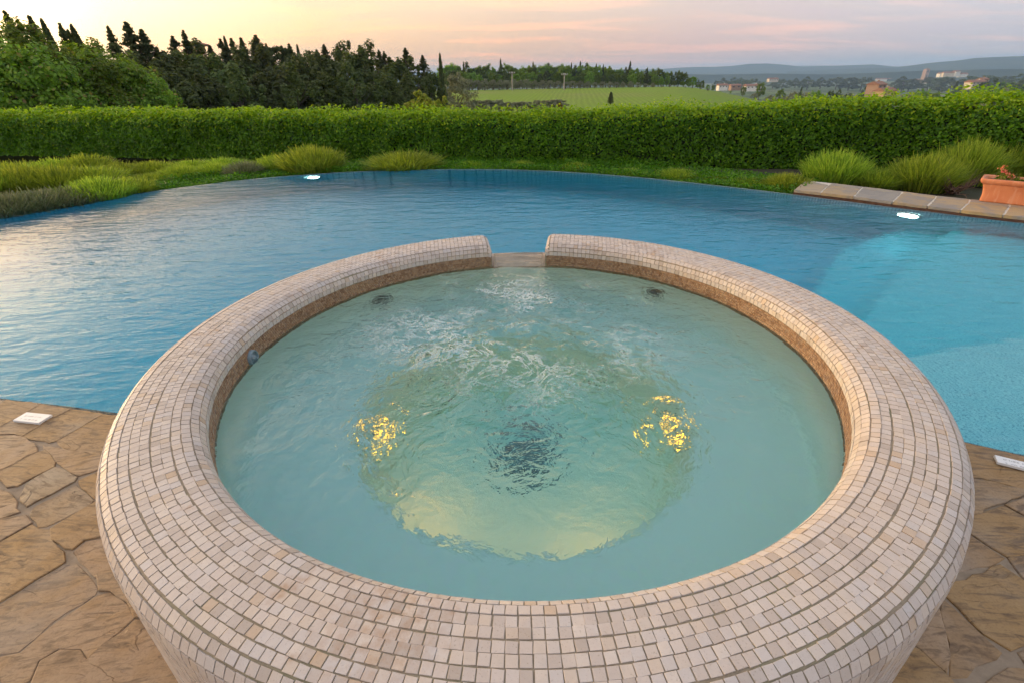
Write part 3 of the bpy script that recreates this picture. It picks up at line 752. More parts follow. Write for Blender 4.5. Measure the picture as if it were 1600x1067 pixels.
# --- stone coping along the right-hand edge
cop = tag(empty('pool_coping', (4.5, 4.4, -0.55)), kind='structure')
ZC = -0.488
CJ = [((3.67, 5.05), (4.16, 5.69)), ((3.91, 4.84), (4.28, 5.32)), ((4.19, 4.59), (4.54, 5.02)), ((4.46, 4.28), (4.84, 4.69)), ((4.70, 4.04), (5.06, 4.41)), ((4.91, 3.83), (5.30, 4.20)), ((5.17, 3.59), (5.56, 3.96))]
_sc = lambda p: tuple(CAM[:2]+(np.array(p)-CAM[:2])*((CAM[2]-ZC)/(CAM[2]+0.47)))
CJ = [(_sc(a), _sc(b)) for a, b in CJ]
d_ = np.array((0.76, -0.65))
for k in range(1, 9): CJ.append((tuple(np.array(CJ[6][0])+d_*0.36*k), tuple(np.array(CJ[6][1])+d_*0.36*k)))
def slab(poly, ztop, thick, mat, joint=0.006, jag=0.004, sub=0.06, bev=0.007, seed=0):
    r = np.random.default_rng(seed); P = inset(poly, joint); n = len(P); out = []
    for i in range(n):
        a, b = np.array(P[i]), np.array(P[(i+1) % n]); L_ = np.linalg.norm(b-a); m = max(1, int(L_/sub)); d = (b-a)/(L_+1e-9); nn = np.array([-d[1], d[0]])
        for k in range(m):
            w = r.normal(0, jag) if k else r.normal(0, jag*0.6)
            out.append(a+(b-a)*(k/m)+nn*w)
    C = np.mean(out, 0); m = len(out); V = []; tilt = r.normal(0, 0.003, 2)
    zt = lambda p: ztop+tilt[0]*(p[0]-C[0])+tilt[1]*(p[1]-C[1])
    ins = inset(out, bev)
    for p in out: V.append((p[0], p[1], ztop-thick))
    for p in out: V.append((p[0], p[1], zt(p)-bev*0.8+r.normal(0, 0.0012)))
    for p in ins: V.append((p[0], p[1], zt(p)))
    F = [(a+i, a+(i+1) % m, a+m+(i+1) % m, a+m+i) for a in (0, m) for i in range(m)]
    top = np.array([[2*m+i for i in range(m)]])
    A = sum(out[i][0]*out[(i+1) % m][1]-out[(i+1) % m][0]*out[i][1] for i in range(m))
    F = np.array(F)
    if A < 0: F = F[:, ::-1]; top = top[:, ::-1]
    return np.array(V), [F, top]
def slab_obj(name, poly, parent, ploc, ztop, thick, mat, **kw):
    V, F = slab(poly, ztop, thick, mat, **kw)
    o = obj(name, np_mesh(name, V-np.array(ploc), F, mat), parent); return o
for i in range(len(CJ)-1):
    (a, b), (c, d) = CJ[i], CJ[i+1]
    if i == 0:
        slab_obj('coping_stone', [a, c, d, b], cop, (4.5, 4.4, -0.55), ZC, 0.034, M_COPE, seed=i+50, jag=0.003, joint=0.007, bev=0.004); continue
    slab_obj('coping_stone', [a, c, d, b], cop, (4.5, 4.4, -0.55), ZC, 0.034, M_COPE, seed=i+50, jag=0.003, joint=0.007, bev=0.004)
    # narrow back course
    nb = np.array((0.65, 0.76))*0.20
    slab_obj('coping_stone', [b, d, tuple(np.array(d)+nb), tuple(np.array(b)+nb)], cop, (4.5, 4.4, -0.55), ZC-0.002, 0.034, M_COPE, seed=i+90, jag=0.003, joint=0.006, bev=0.004)
fr = [np.array(a)+np.array((0.012, 0.014)) for a, b in CJ]; bk = [np.array(b)+np.array((0.65, 0.76))*0.19 for a, b in CJ]; bk[0] = np.array(CJ[0][1])
poly = [tuple(p) for p in fr]+[tuple(p) for p in bk[::-1]]
o = obj('mortar_bed', ngon_prism_mesh('mortar_bed', inset(poly, 0.012), ZC-0.033, ZC-0.004, M_PALE_MORTAR), cop); o.location = (-4.5, -4.4, 0.55)
nin = np.array((0.68, 0.73)); sl = [np.array(a) for a, b in CJ]
o = obj('overflow_slot', strip_wall('overflow_slot', [p+nin*0.012 for p in sl], [p+nin*0.12 for p in sl], ZC-0.3, ZC-0.036, M_COPE_SLOT), cop); o.location = (-4.5, -4.4, 0.55)

# ================================================================== PATIO
patio = tag(empty('patio', (0, -2, ZD)), kind='structure')
PL = (0, -2, ZD)
edge = [(-7.05, 1.28-0.0), (-2.76, 0.43), (-2.39, 0.36), (-2.06, 0.29), tuple(pl*1.0), (0, 0.05), tuple(prr*1.0), (1.94, 0.01), (2.11, -0.08), (4.2, -0.78), (7.3, -1.1)]
bedp = [(-7.05, 1.25), (-2.06, 0.275)] + [(1.22*math.cos(a), 1.22*math.sin(a)) for a in np.linspace(math.pi*0.975, 2.0*math.pi+0.10, 40)] + [(1.94, -0.005), (2.11, -0.095), (4.2, -0.80), (7.3, -1.12), (7.3, -6.5), (-7.05, -6.5)]
o = obj('mortar_bed', ngon_prism_mesh('mortar_bed', bedp, -0.9, ZD-0.005, M_MORTAR), patio); o.location = (0, 2, -ZD)
LST = [
 [(-60,617),(10,624.6),(0,631),(-60,660)],
 [(10,624.6),(64,631),(43,643),(0,666),(-50,690),(-62,664),(0,631)],
 [(64,631),(110,638),(79,654),(34,681),(21,677),(0,677),(-30,682),(0,666),(43,643)],
 [(110,638),(160,646),(88,688),(77,690),(40,682),(34,681),(79,654)],
 [(160,646),(215,654),(215,715),(150,709),(102,699),(88,688)],
 [(-60,690),(0,681),(21,680),(40,685),(56,698),(58,705),(0,734),(-60,762)],
 [(58,706),(70,703),(86,721),(84,729),(28,758),(13,760),(-3,746),(-30,748),(0,735)],
 [(68,694),(102,701),(138,708),(200,716),(200,722),(158,731),(121,743),(102,731),(88,721),(71,701)],
 [(86,729),(102,733),(119,745),(115,752),(43,790),(32,782),(42,755)],
 [(123,750),(160,733),(210,722),(210,790),(165,783),(149,777),(123,756)],
 [(119,757),(136,772),(146,781),(137,789),(72,821),(60,822),(46,803),(52,792)],
 [(-60,764),(0,765),(13,768),(25,784),(30,799),(0,809),(-60,826)],
 [(-60,832),(0,811),(40,805),(48,816),(6,841),(-60,872)],
 [(148,785),(210,793),(215,828),(172,833),(132,842),(113,857),(101,856),(82,842),(80,826),(100,813)],
 [(8,843),(48,820),(60,826),(78,828),(80,846),(98,862),(100,877),(0,938),(-70,972),(-70,880)],
 [(115,861),(134,846),(172,838),(225,832),(225,876),(180,887),(150,899)],
 [(100,881),(117,882),(145,910),(153,919),(148,927),(80,970),(28,1016),(0,1021),(-70,1040),(-70,978),(0,943)],
 [(152,897),(184,889),(240,876),(245,960),(212,962),(198,939),(173,922),(156,921)],
 [(152,930),(172,925),(197,943),(208,964),(136,1028),(126,1013),(91,1011),(60,1030),(45,1062),(0,1085),(-2,1027),(30,1020),(84,973)],
 [(94,1014),(124,1016),(134,1032),(211,967),(250,966),(340,1080),(290,1120),(50,1120),(48,1067),(64,1032)],
 [(-70,1046),(-6,1028),(-4,1086),(44,1068),(46,1122),(-70,1140)],
]
RST = [
 [(1470,681),(1508,690),(1600,712),(1680,734),(1680,785),(1600,762),(1553,750),(1500,742),(1470,738)],
 [(1470,742),(1500,745),(1553,753),(1612,768),(1569,783),(1519,803),(1470,815)],
 [(1572,788),(1622,769),(1690,795),(1690,850),(1604,805)],
 [(1470,820),(1519,807),(1567,790),(1600,809),(1684,854),(1640,860),(1573,868),(1517,832),(1480,836)],
 [(1470,840),(1516,836),(1568,870),(1560,876),(1511,889),(1470,898)],
 [(1578,872),(1640,863),(1694,890),(1694,930),(1602,903)],
 [(1470,915),(1510,906),(1562,882),(1600,908),(1684,952),(1684,975),(1600,1003),(1579,1013),(1537,988),(1478,930)],
 [(1474,936),(1562,1016),(1555,1026),(1524,1040),(1511,1057),(1488,1058),(1486,1036),(1484,1018),(1479,985),(1471,955)],
 [(1450,935),(1466,950),(1476,985),(1481,1018),(1482,1036),(1479,1048),(1437,1011),(1420,1000)],
 [(1410,1005),(1436,1014),(1482,1056),(1490,1066),(1490,1110),(1440,1120),(1395,1050)],
 [(1577,1042),(1600,1048),(1684,1060),(1684,1120),(1520,1120),(1545,1064)],
 [(1594,1020),(1684,986),(1684,1048),(1605,1040)],
 [(1370,1030),(1392,1054),(1434,1122),(1340,1125)],
]
for i, q in enumerate(LST+RST):
    P = [tuple(atz(a, b, ZD)[:2]) for a, b in q]
    slab_obj('paving_stone', P, patio, PL, ZD+random.uniform(-0.003, 0.004), 0.04, M_STONE, joint=-0.0035, jag=0.003, sub=0.035, bev=0.003, seed=200+i)
# slabs that carry the paving on beyond the frame
def inside_frame(x, y):
    d = np.array([x, y, ZD])-CAM
    if d@fw < 0.05: return False
    u, v_ = proj((x, y, ZD)); return -75 < u < 1690 and 560 < v_ < 1130
y = -6.4; row = 0
while y < 0.9:
    hgt = random.uniform(0.22, 0.36); x = -7+random.uniform(0, 0.3)
    while x < 7.2:
        wd = random.uniform(0.28, 0.6)
        P = [(x, y), (x+wd, y+random.uniform(-.02, .02)), (x+wd+random.uniform(-.03, .03), y+hgt), (x, y+hgt+random.uniform(-.02, .02))]
        ok = not any(inside_frame(*p) for p in P) and not inside_frame(x+wd/2, y+hgt/2)
        def ylim(xx): return np.interp(xx, [e_[0] for e_ in edge], [e_[1] for e_ in edge])
        ok = ok and all(p[1] < ylim(p[0])-0.01 for p in P) and all(math.hypot(*p) > 1.42 for p in P) and math.hypot(x+wd/2, y+hgt/2) > 1.45
        if ok and -7 < x and x+wd < 7.2:
            slab_obj('paving_stone', P, patio, PL, ZD+random.uniform(-0.002, 0.003), 0.04, M_STONE, joint=0.008, jag=0.004, sub=0.12, bev=0.006, seed=int(x*977+y*131) & 65535)
        x += wd
    y += hgt; row += 1
# white plates on the paving
def plate(label, pts):
    P = [np.array(p) for p in pts]; C = sum(P)/4
    ax = P[1]-P[0]; rz = math.atan2(ax[1], ax[0]); w_ = np.linalg.norm(ax[:2]); h_ = np.linalg.norm((P[3]-P[0])[:2])
    bm = bmesh.new(); bm_box(bm, None, (w_, h_, 0.012), bevel=0.0015)
    o = obj('marker_plate', bm_mesh('marker_plate', bm, M_PLATE)); o.location = (C[0], C[1], ZD+0.0085); o.rotation_euler = (0, 0, rz)
    tag(o, label, 'plate', 'white plates on the paving')
plate('small white plate with grey print on brown paving at the left pool edge', [atz(a, b, ZD+.012) for a, b in ((40,644),(80,648),(61,660),(23,657))])
plate('white plate cut by the right frame edge on the paving beside the pool', [(1.973,-.092,-.51),(2.105,-.165,-.51),(2.078,-.212,-.51),(1.949,-.138,-.51)])

# ================================================================== GROUND, HILLS
def azd(x, y): return math.degrees(math.atan2(x-CAM[0], y-CAM[1])), math.hypot(x-CAM[0], y-CAM[1])
def sstep(a, b, x): t = min(1, max(0, (x-a)/(b-a))); return t*t*(3-2*t)
def ground_z(x, y):
    a, d = azd(x, y)
    if d < 16: return -2.6
    left = np.interp(d, [16, 22, 60, 170, 260, 500, 1500, 4000, 12000], [-2.6, -3.0, -3.4, -2.9, -6, -22, -38, -42, -55])
    right = np.interp(d, [16, 22, 60, 250, 600, 1500, 4000, 12000], [-2.6, -3.0, -4.6, -14, -30, -40, -42, -55])
    k = sstep(16, 30, a) if a > -90 else 1
    z = left*(1-k)+right*k
    return z+mnoise.noise((x/90, y/90, 0))*min(3.0, d/250)+mnoise.noise((x/400, y/400, 3))*min(9, d/220)
def ground():
    rs = [0.5, 8, 15.5, 17, 20, 25, 32, 42, 55, 70, 90, 115, 145, 180, 220, 270, 340, 430, 540, 680, 850, 1100, 1400, 1800, 2300, 3000, 4000, 5500, 7500, 9800]
    na = 180; V = []
    for r in rs:
        for j in range(na):
            t = 2*math.pi*j/na; x, y = CAM[0]+r*math.sin(t), CAM[1]+r*math.cos(t); V.append((x, y, ground_z(x, y)))
    F = [(i*na+j, i*na+(j+1) % na, (i+1)*na+(j+1) % na, (i+1)*na+j) for i in range(len(rs)-1) for j in range(na)]
    t = NT('countryside'); w = t.world(); n = t.noise(0.05, 5, 0.6, w); n2 = t.noise(0.9, 5, 0.65, w)
    near = t.mix(n2, (0.14, 0.24, 0.018), (0.20, 0.29, 0.035)); near = t.mix(t.ramp(n, [(0.45, (0, 0, 0)), (0.7, (0.6, 0.6, 0.6))]), near, (0.22, 0.22, 0.075))
    mp = t.n('ShaderNodeMapping'); mp.inputs['Scale'].default_value = (1, 0.3, 1); mp.inputs['Rotation'].default_value = (0, 0, R(20)); t.l(w, mp.inputs[0])
    rows = t.n('ShaderNodeTexWave'); rows.inputs['Scale'].default_value = 0.35; rows.inputs['Distortion'].default_value = 2.5; t.l(mp.outputs[0], rows.inputs[0])
    near = t.mix(t.math('MULTIPLY', rows.outputs['Fac'], 0.40), near, (0.10, 0.15, 0.02))
    vo = t.n('ShaderNodeTexVoronoi'); vo.inputs['Scale'].default_value = 0.006; t.l(w, vo.inputs['Vector'])
    far = t.ramp(t.n('ShaderNodeSeparateXYZ').outputs[0], [(0, (0, 0, 0)), (1, (1, 1, 1))])
    sx = t.n('ShaderNodeSeparateXYZ'); t.l(vo.outputs['Color'], sx.inputs[0])
    far = t.ramp(sx.outputs['X'], [(0.0, (0.07, 0.11, 0.03)), (0.3, (0.14, 0.19, 0.055)), (0.55, (0.20, 0.21, 0.09)), (0.8, (0.09, 0.13, 0.04)), (1.0, (0.24, 0.22, 0.11))])
    far = t.mix(t.ramp(t.noise(0.03, 5, 0.7, w), [(0.48, (0, 0, 0)), (0.56, (0.85, 0.85, 0.85))]), far, (0.03, 0.05, 0.02))
    ln = t.n('ShaderNodeVectorMath'); ln.operation = 'LENGTH'; t.l(w, ln.inputs[0])
    k = t.n('ShaderNodeMapRange'); k.inputs['From Min'].default_value = 170; k.inputs['From Max'].default_value = 260; t.l(ln.outputs['Value'], k.inputs[0])
    m = t.set(t.mix(k.outputs[0], near, far), 0.95, spec=0.1)
    tag(obj('ground', np_mesh('ground', V, np.array(F)[:, ::-1], m, True)), kind='structure')
ground()
M_HILL = NT('hillside'); _w = M_HILL.world(); M_HILL = M_HILL.set(M_HILL.ramp(M_HILL.noise(0.006, 6, 0.7, _w), [(0.4, (0.02, 0.035, 0.02)), (0.55, (0.035, 0.05, 0.025)), (0.7, (0.07, 0.08, 0.04))]), 1.0, spec=0.0)
def ridge(name, pts, dist, base, depth=0.25, amp=6.0):
    xs = np.linspace(pts[0][0], pts[-1][0], 110); ys = np.interp(xs, [p[0] for p in pts], [p[1] for p in pts]); V = []
    prof_ = [(1-depth, 0.0), (1-depth*0.7, 0.22), (1-depth*0.35, 0.62), (1-depth*.12, .9), (1.0, 1.0), (1+depth*0.5, 0.5), (1+depth, 0.0)]
    for i, (px, py) in enumerate(zip(xs, ys)):
        c = atd(px, py, dist); u = (c[:2]-CAM[:2])
        for k, h in prof_:
            p = CAM[:2]+u*k; z = base+(c[2]-base)*h
            nz = mnoise.fractal((p[0]/(dist*.05), p[1]/(dist*.05), dist), 0.8, 2.0, 4)
            V.append((p[0], p[1], z+(nz*amp if 0 < h < 1 else nz*amp*0.35)))
    m = len(prof_); F = [(i*m+q, (i+1)*m+q, (i+1)*m+q+1, i*m+q+1) for i in range(len(xs)-1) for q in range(m-1)]
    tag(obj(name, np_mesh(name, V, np.array(F), M_HILL, True)), kind='structure')
ridge('hill', [(-700, 140), (300, 128), (900, 118), (1050, 116), (1120, 117), (1200, 115.5), (1300, 117), (1380, 114), (1450, 111), (1600, 108), (2300, 96)], 2600, -50, 0.12, 3)
ridge('hill.001', [(-700, 135), (300, 124), (900, 112), (1040, 108), (1080, 105), (1130, 105), (1180, 99), (1215, 100), (1250, 105), (1320, 103), (1360, 101), (1420, 107), (1600, 106), (2300, 80)], 5200, -60, 0.22, 6)
ridge('hill.002', [(1230, 112), (1330, 108), (1400, 106), (1450, 99), (1500, 95), (1525, 91), (1560, 89.5), (1600, 88), (1750, 82), (2300, 66)], 4300, -60, 0.22, 6)
ridge('hill.003', [(-700, 134), (700, 112), (1050, 108), (1180, 106), (1260, 103), (1330, 103), (1400, 105), (1480, 99), (1560, 96), (2300, 82)], 8000, -60, 0.12, 8)

# planted strip round the pool (soil)
def bed():
    P = FARS+COPE[1:]; out = inset(OUTL, -0.02); V = []; m = len(P); a0 = len(NEAR_L)
    W_ = [0.0, 0.6, 1.4, 2.6, 4.2, 7.5, 10.5]; Z_ = [-0.66, -0.63, -0.63, -0.66, -0.75, -1.2, -2.9]
    for i in range(m):
        p = np.array(out[a0+i]); q = np.array(P[i])-np.array((-1.0, 1.2)); q = q/np.linalg.norm(q)
        for w_, z_ in zip(W_, Z_):
            x, y = p+q*w_; V.append((x, y, z_+0.03*mnoise.noise((x*1.3, y*1.3, 0))))
    k = len(W_); F = [(i*k+q, (i+1)*k+q, (i+1)*k+q+1, i*k+q+1) for i in range(m-1) for q in range(k-1)]
    tag(obj('planting_bed', np_mesh('planting_bed', V, np.array(F), M_SOIL, True)), kind='structure')
bed()

# ================================================================== VEGETATION GENERATORS
def leaf_quads(C, Nn, size, aspect=0.6, r=rng):
    """diamond leaves at centres C with facing Nn"""
    n = len(C); Nn = Nn/(np.linalg.norm(Nn, axis=1, keepdims=True)+1e-9)
    ref = r.normal(size=(n, 3)); X = np.cross(Nn, ref); X /= (np.linalg.norm(X, axis=1, keepdims=True)+1e-9); Y = np.cross(Nn, X)
    s = np.asarray(size).reshape(-1, 1) if np.ndim(size) else np.full((n, 1), size)
    V = np.empty((n, 4, 3)); V[:, 0] = C-X*s*.5; V[:, 1] = C+Y*s*aspect*.5+Nn*s*.08; V[:, 2] = C+X*s*.5; V[:, 3] = C-Y*s*aspect*.5+Nn*s*.08
    return V.reshape(-1, 3), np.arange(4*n).reshape(n, 4)
def crown_broad(n, rx, rz, z0, leaf, seed, nclump=70, lo=0.35, fill=0.25):
    r = np.random.default_rng(seed); C = []
    cl = r.normal(size=(nclump, 3)); cl /= np.linalg.norm(cl, axis=1, keepdims=True); cl[:, 2] = np.where(cl[:, 2] < -0.85, -cl[:, 2], cl[:, 2])
    rad = r.uniform(0.62, 1.0, (nclump, 1)); bump_ = 1+0.18*np.sin(cl[:, :1]*5+seed)*np.cos(cl[:, 1:2]*4)
    cl = cl*rad*bump_
    w = r.uniform(0.08, 0.22, nclump); k = r.integers(0, nclump, n)
    off = r.normal(size=(n, 3)); off /= np.linalg.norm(off, axis=1, keepdims=True); off *= (r.uniform(0, 1, (n, 1))**0.4)
    P = cl[k]+off*w[k][:, None]; Nn = P*0.6+off*1.0+r.normal(size=(n, 3))*0.5+np.array([0, 0, 0.3])
    P = P*np.array([rx, rx, rz])+np.array([0, 0, z0])
    return P, Nn, leaf*r.uniform(0.7, 1.3, n)
def crown_cone(n, rad, h, z0, leaf, seed, pw=0.75, ragged=0.25, tiers=0):
    r = np.random.default_rng(seed); t = r.uniform(0, 1, n)**0.85
    a = r.uniform(0, 2*math.pi, n)
    env = rad*np.minimum(1, (t/0.12)**0.6)*(1-t)**pw
    lump = 1+ragged*np.sin(a*3+t*17+seed)*np.sin(a*2-t*23)+ragged*0.7*np.sin(t*60+a*2)
    if tiers: lump *= 0.62+0.5*np.abs(np.sin(t*math.pi*tiers+a*0.6))
    q = (r.uniform(0, 1, n)**0.35)*env*lump+0.03*rad
    P = np.stack([q*np.cos(a), q*np.sin(a), z0+t*h], -1)
    Nn = np.stack([np.cos(a), np.sin(a), np.full(n, 0.35)], -1)+r.normal(size=(n, 3))*0.5
    return P, Nn, leaf*r.uniform(0.7, 1.3, n)
def crown_conifer(n, rad, h, z0, leaf, seed, nb=90, droop=0.25):
    r = np.random.default_rng(seed); tb = np.sort(r.uniform(0, 1, nb)**0.7); ab = r.uniform(0, 6.283, nb)
    lb = rad*(1-tb)**0.75*r.uniform(0.45, 1.15, nb)*np.minimum(1, (tb/0.08+.35)); k = r.integers(0, nb, n); q = r.uniform(0.05, 1, n)**0.7
    w = 0.10+0.22*(1-q)
    P = np.stack([np.cos(ab[k])*lb[k]*q, np.sin(ab[k])*lb[k]*q, z0+tb[k]*h-droop*lb[k]*q+0.25*lb[k]*q*q], -1)+r.normal(size=(n, 3))*w[:, None]*np.minimum(1, lb[k]*0.8+.28)[:, None]*np.array([1, 1, .55])
    m = int(n*0.10); P[:m] = np.stack([r.normal(0, .05, m), r.normal(0, .05, m), z0+h*r.uniform(.6, 1.03, m)], -1)
    Nn = np.stack([np.cos(ab[k]), np.sin(ab[k]), np.full(n, 0.9)], -1)+r.normal(size=(n, 3))*0.6
    return P, Nn, leaf*r.uniform(0.6, 1.3, n)
def trunk_geo(h, r0, seed, lean=0.0, limbs=6, lh0=0.45, spread=0.5):
    r = np.random.default_rng(seed); V, F = [], []
    def tube(pts, rads, n=7):
        o = len(V)
        for (p, q) in zip(pts, rads):
            for j in range(n):
                a = 2*math.pi*j/n; V.append((p[0]+q*math.cos(a), p[1]+q*math.sin(a), p[2]))
        for i in range(len(pts)-1):
            for j in range(n): F.append((o+i*n+j, o+i*n+(j+1) % n, o+(i+1)*n+(j+1) % n, o+(i+1)*n+j))
    zs = np.linspace(-0.06*h, h, 7); pts = [(lean*z*z/h+r.normal(0, 0.01*h), r.normal(0, 0.01*h), z) for z in zs]
    tube(pts, [r0*(1.25-1.05*k/6) for k in range(7)])
    for k in range(limbs):
        zb = h*r.uniform(lh0, 0.9); a = r.uniform(0, 6.28); L_ = h*spread*r.uniform(.5, 1)
        st = np.array([lean*zb*zb/h, 0, zb]); d = np.array([math.cos(a), math.sin(a), r.uniform(0.5, 1.1)]); d /= np.linalg.norm(d)
        tube([st, st+d*L_*.5, st+d*L_+np.array([0, 0, L_*.1])], [r0*.45, r0*.28, r0*.08], 5)
    return np.array(V), np.array(F)
KIND = {}
def tree_kind(key, name, crown, trunk, leafmat, aspect=0.65):
    P, Nn, s = crown; v, f = leaf_quads(P, Nn, s, aspect, np.random.default_rng(3))
    tv, tf = trunk
    KIND[key] = (name, np_mesh(key+'_crown', v, f, leafmat), np_mesh(key+'_trunk', tv, tf, M_BARK, True))
# every kind is modelled 10 m tall
for i in range(3):
    tree_kind('broad%d' % i, 'broadleaf_tree', crown_broad(6500, 3.4+0.3*i, 4.7, 5.2, 0.42, 10+i, 90), trunk_geo(7.0, 0.22, 30+i, 0.05), M_BROAD)
    tree_kind('oak%d' % i, 'evergreen_oak', crown_broad(5500, 3.3+0.4*i, 4.7, 5.2, 0.42, 20+i, 70), trunk_geo(7.0, 0.2, 40+i, 0.03), M_OAK)
    tree_kind('conif%d' % i, 'conifer', crown_conifer(9000, 2.2+0.4*i, 9.0, 1.0, 0.26, 50+i, 110+20*i), trunk_geo(9.2, 0.17, 60+i, 0, 10, 0.2, 0.18), M_CONIF, 0.4)
for i in range(2):
    tree_kind('cyp%d' % i, 'cypress', crown_cone(5500, 0.85+0.15*i, 9.6, 0.4, 0.26, 70+i, 0.62, 0.28), trunk_geo(9.4, 0.12, 80+i, 0, 4, 0.2, 0.05), M_CONIF, 0.4)
    tree_kind('olive%d' % i, 'olive_tree', crown_broad(7000, 5.4, 4.9, 4.9, 0.6, 90+i, 80), trunk_geo(6.0, 0.35, 95+i, 0.1, 7, 0.2, 0.5), M_OLIVE, 0.4)
def _umb():
    P, Nn, s = crown_broad(3000, 3.6, 1.3, 8.6, 0.42, 99, 45); return P, Nn, s
tree_kind('umb0', 'umbrella_pine', _umb(), trunk_geo(8.6, 0.16, 98, 0.06, 7, 0.75, 0.22), M_CONIF, 0.4)
tree_kind('bush0', 'bush', crown_broad(3000, 6.0, 4.6, 4.8, 0.9, 101, 40), trunk_geo(5.0, 0.2, 102, 0, 8, 0.1, 0.7), foliage('young_bush_leaf', [(0, (0.14, 0.22, 0.02)), (0.6, (0.26, 0.33, 0.03)), (1, (0.40, 0.38, 0.06))], 0.4))
tree_kind('redbush0', 'bush', crown_broad(1800, 6.0, 4.6, 4.8, 1.0, 103, 30), trunk_geo(5.0, 0.2, 104, 0, 8, 0.1, 0.7), M_RED)
tree_kind('dense0', 'broadleaf_tree', crown_broad(15000, 3.9, 4.3, 5.6, 0.27, 111, 150), trunk_geo(7.0, 0.22, 112, 0.05, 9), M_BROAD)
tree_kind('dense1', 'broadleaf_tree', crown_broad(15000, 3.4, 4.6, 5.4, 0.27, 113, 140), trunk_geo(7.4, 0.2, 114, -0.04, 9), M_BROAD)
def plant_tree(key, px, ytop, dist, label, cat, group, wscale=1.0, zbase=None, lean=0.0, name=None):
    top = atd(px, ytop, dist)
    zb = ground_z(top[0], top[1]) if zbase is None else zbase
    h = max(0.4, top[2]-zb); s = h/10.0
    nm, cm, tm = KIND[key]
    e = empty(name or nm, (top[0], top[1], zb), random.uniform(0, 6.28)); e.scale = (s*wscale, s*wscale, s)
    if lean: e.rotation_euler = (0, lean, 0)
    obj('crown', cm, e); obj('trunk', tm, e)
    tag(e, label, cat, group); return e
pick = lambda *k: random.choice(k)

